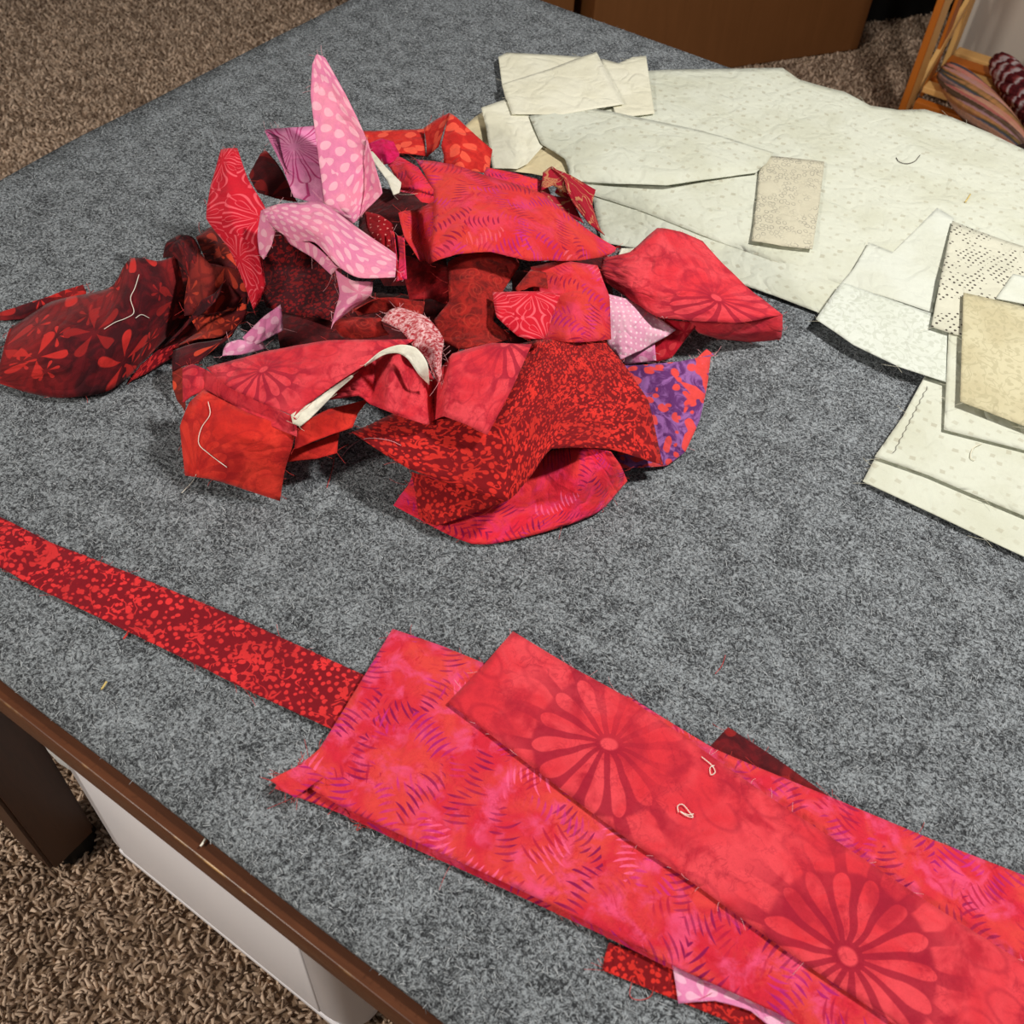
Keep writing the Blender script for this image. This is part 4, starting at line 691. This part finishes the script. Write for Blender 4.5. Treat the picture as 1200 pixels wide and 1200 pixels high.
heap('red flower scrap folded over with its front hem hanging down', 'flower', [[[(242, 431, 6), (310, 412, 7.4), (385, 399, 9), (487, 398, 10)], [(264, 452, 6.6), (325, 440, 7.8), (385, 428, 8.8), (458, 413, 9.7)], [(300, 470, 6.8), (345, 462, 7.8), (395, 442, 8.6), (440, 420, 9.5)], [(345, 488, 7), (358, 475, 7.4), (393, 450, 8.4), (427, 428, 9.3)]],
   [[(241, 433, 6), (290, 464, 6.7), (346, 490, 7)], [(238, 452, 5.2), (290, 478, 5.9), (348, 498, 6.4)], [(236, 459, 5.1), (288, 488, 5.8), (348, 512, 5.8)]],
   [[(214, 432, 4.4), (226, 427, 5.4), (243, 434, 5.9)], [(214, 450, 4.2), (224, 447, 5), (240, 445, 5.5)], [(215, 472, 3.8), (224, 464, 4.6), (238, 458, 5.1)]]], 10, .0014, anchor=((312, 434), (414, 420), 10))
heap('orange red flower scrap forming the hanging front left corner', 'flower_orange', [[[(238, 457, 5.4), (290, 484, 6), (347, 503, 6)], [(222, 472, 4.8), (276, 508, 5.6), (342, 525, 5)], [(211, 500, 3.6), (262, 532, 4), (334, 550, 3.2)], [(217, 557, .5), (250, 562, 1.4), (328, 587, .5)]]], 12, .0014, 22, uvs=.9)
heap('rust red scrap rolled into a tube left of the frayed tongue', 'swirl', [[[(392, 372, 8), (420, 372, 8.4), (446, 372, 8.6)], [(393, 384, 8.2), (420, 384, 8.7), (450, 384, 8.8)], [(400, 396, 7.4), (424, 397, 7.9), (456, 392, 8.4)]], [[(412, 366, 7.6), (440, 350, 8.8), (466, 350, 8.8), (498, 354, 8.6)], [(414, 362, 7.4), (444, 354, 8.4), (470, 360, 8.7), (496, 366, 8.4)], [(420, 370, 6.6), (448, 366, 7.4), (474, 372, 8.5), (492, 378, 8)]]], 8, soft=.8)
heap('pale fraying reverse side scrap hanging like a tongue in the centre', 'fray', [[[(447, 376, 9.4), (456, 364, 9.9), (468, 360, 10)], [(470, 388, 9.8), (486, 374, 10.5), (500, 372, 10)], [(486, 408, 9.6), (502, 394, 10.5), (519, 396, 9.8)], [(498, 418, 8.8), (509, 414, 9.2), (518, 414, 9)], [(506, 434, 8.2), (511, 434, 8.4), (517, 432, 8.2)], [(512, 447, 7.6), (515, 448, 7.6), (518, 447, 7.5)]]], 46, .0016, fc='pink', soft=.8)
heap('narrow white scrap arching over the red valley fold', 'white', [[[(427, 428, 9.6), (447, 411, 10.2), (469, 404, 10.6), (488, 408, 10.4), (501, 426, 9.6), (503, 451, 7.8)], [(430, 428, 9.3), (450, 416, 9.9), (466, 414, 10.2), (478, 421, 9.8), (490, 438, 8.9), (501, 449, 7.7)]]], 3, .0003, fc='cream', soft=.8)
heap('folded orchid pink petal scrap on the left above the flower piece', 'lavpink', [[[(284, 395, 4.8), (306, 374, 6), (329, 357, 6.8)], [(290, 402, 4.6), (310, 386, 5.8), (331, 372, 6.4)], [(288, 410, 4.2), (312, 397, 5), (332, 386, 5.6)]], [[(266, 402, 4), (280, 398, 4.8), (296, 400, 4.8)], [(262, 410, 3.8), (284, 408, 4.6), (306, 398, 4.8)], [(261, 418, 3.4), (284, 416, 4), (312, 408, 4.2)]]], 6, fc='pink')

# ---- loose threads lying on cloth and felt
bpy.context.view_layer.update(); DG = bpy.context.evaluated_depsgraph_get()
def onto(px, py, lift=.0009):
    d = ray(px, py).normalized(); hit, loc, nrm, *_ = S.ray_cast(DG, CAM, d); return loc - d*lift*1.5 + Vector((0, 0, lift*.3))
def loose(label, pix, mat, rad=.00032, n=6, name='loose_thread'):
    ctrl = [Vector((p[0], p[1], 0)) for p in pix]; pts = []
    for k in range((len(ctrl)-1)*n+1):
        c = crom(ctrl, k/n); pts.append(onto(c.x, c.y, rad+.0006))
    V, F = tube_arrays(pts, rad, 6); o = link_mesh(name, V, F, TH[mat], None, True); tag(o, label, 'thread'); return o
loose('long white thread bent across the large burgundy scrap', [(163, 322), (158, 338), (153, 350), (157, 366), (148, 373), (135, 378), (122, 386)], 'white', .00036)
loose('short white thread right of the long one on the burgundy scrap', [(159, 373), (166, 369), (175, 373)], 'white', .00036)
loose('white curled thread on the hanging orange red front corner', [(244, 471), (246, 486), (236, 502), (233, 520), (245, 532), (266, 548)], 'white', .00036)
loose('white thread poking onto the felt from the front left corner', [(230, 556), (226, 564), (213, 578)], 'white', .00036)
loose('white looped thread near the upper edge of the flower strip', [(822, 887), (834, 897), (838, 905), (833, 908), (832, 900), (837, 897)], 'white', .00036)
loose('white leaf shaped thread loop in the middle of the flower strip', [(795, 952), (794, 945), (800, 943), (808, 952), (812, 958), (804, 956), (797, 951), (806, 955), (813, 954)], 'white', .00036)
loose('red thread hanging from the red folds at the front of the heap', [(392, 532), (390, 548), (383, 572)], 'red', .00028)
loose('pink thread trailing over the dark gap in front of the heap', [(400, 536), (412, 522), (430, 514), (455, 516), (470, 522)], 'pink', .00026)
loose('fine pink thread over the left part of the pink dashed sheet', [(384, 955), (398, 945), (412, 962), (421, 964), (418, 973), (424, 970)], 'red', .00028)
loose('pink curly thread on the edge of the right flower scrap', [(766, 372), (778, 377), (776, 371), (772, 376), (782, 372)], 'pink', .00026)
loose('curved dark thread lying on the large cream sheet', [(1050, 185), (1054, 190), (1063, 192), (1072, 189), (1078, 182)], 'dark', .0005)
loose('white thread curl standing at the back edge of the cream sheet', [(978, 103), (979, 98), (984, 95)], 'white', .00036)
loose('grey thread over the white diamond sheet at the right edge', [(1150, 520), (1140, 526), (1137, 536), (1142, 540)], 'cream', .0005)
loose('row of grey stitches along the white diamond sheet at the right', [(1087+(-40*k/20)+(1 if k % 2 else -1), 453+78*k/20) for k in range(21)], 'dark', .00028, 2, 'stitching')
loose('red thread curl below the dotted strip at the bottom', [(742, 1145), (738, 1166), (748, 1172), (762, 1168), (766, 1156)], 'red', .00028)
loose('tiny red thread snippet on the felt above the flower strip', [(838, 790), (846, 780), (850, 768)], 'red', .00025)
for i, (x, y, l, m) in enumerate(((122, 804, 'small straw coloured lint speck on the felt near the left table edge', 'gold'), (238, 988, 'small white lint speck on the wooden table rim', 'white'), (148, 745, 'small red lint speck on the felt below the dotted strip', 'red'), (1134, 233, 'tiny orange speck on the big cream sheet', 'gold'))):
    loose(l, [(x-3, y+4), (x, y), (x+3, y-5)], m, .0009, 3, 'lint')
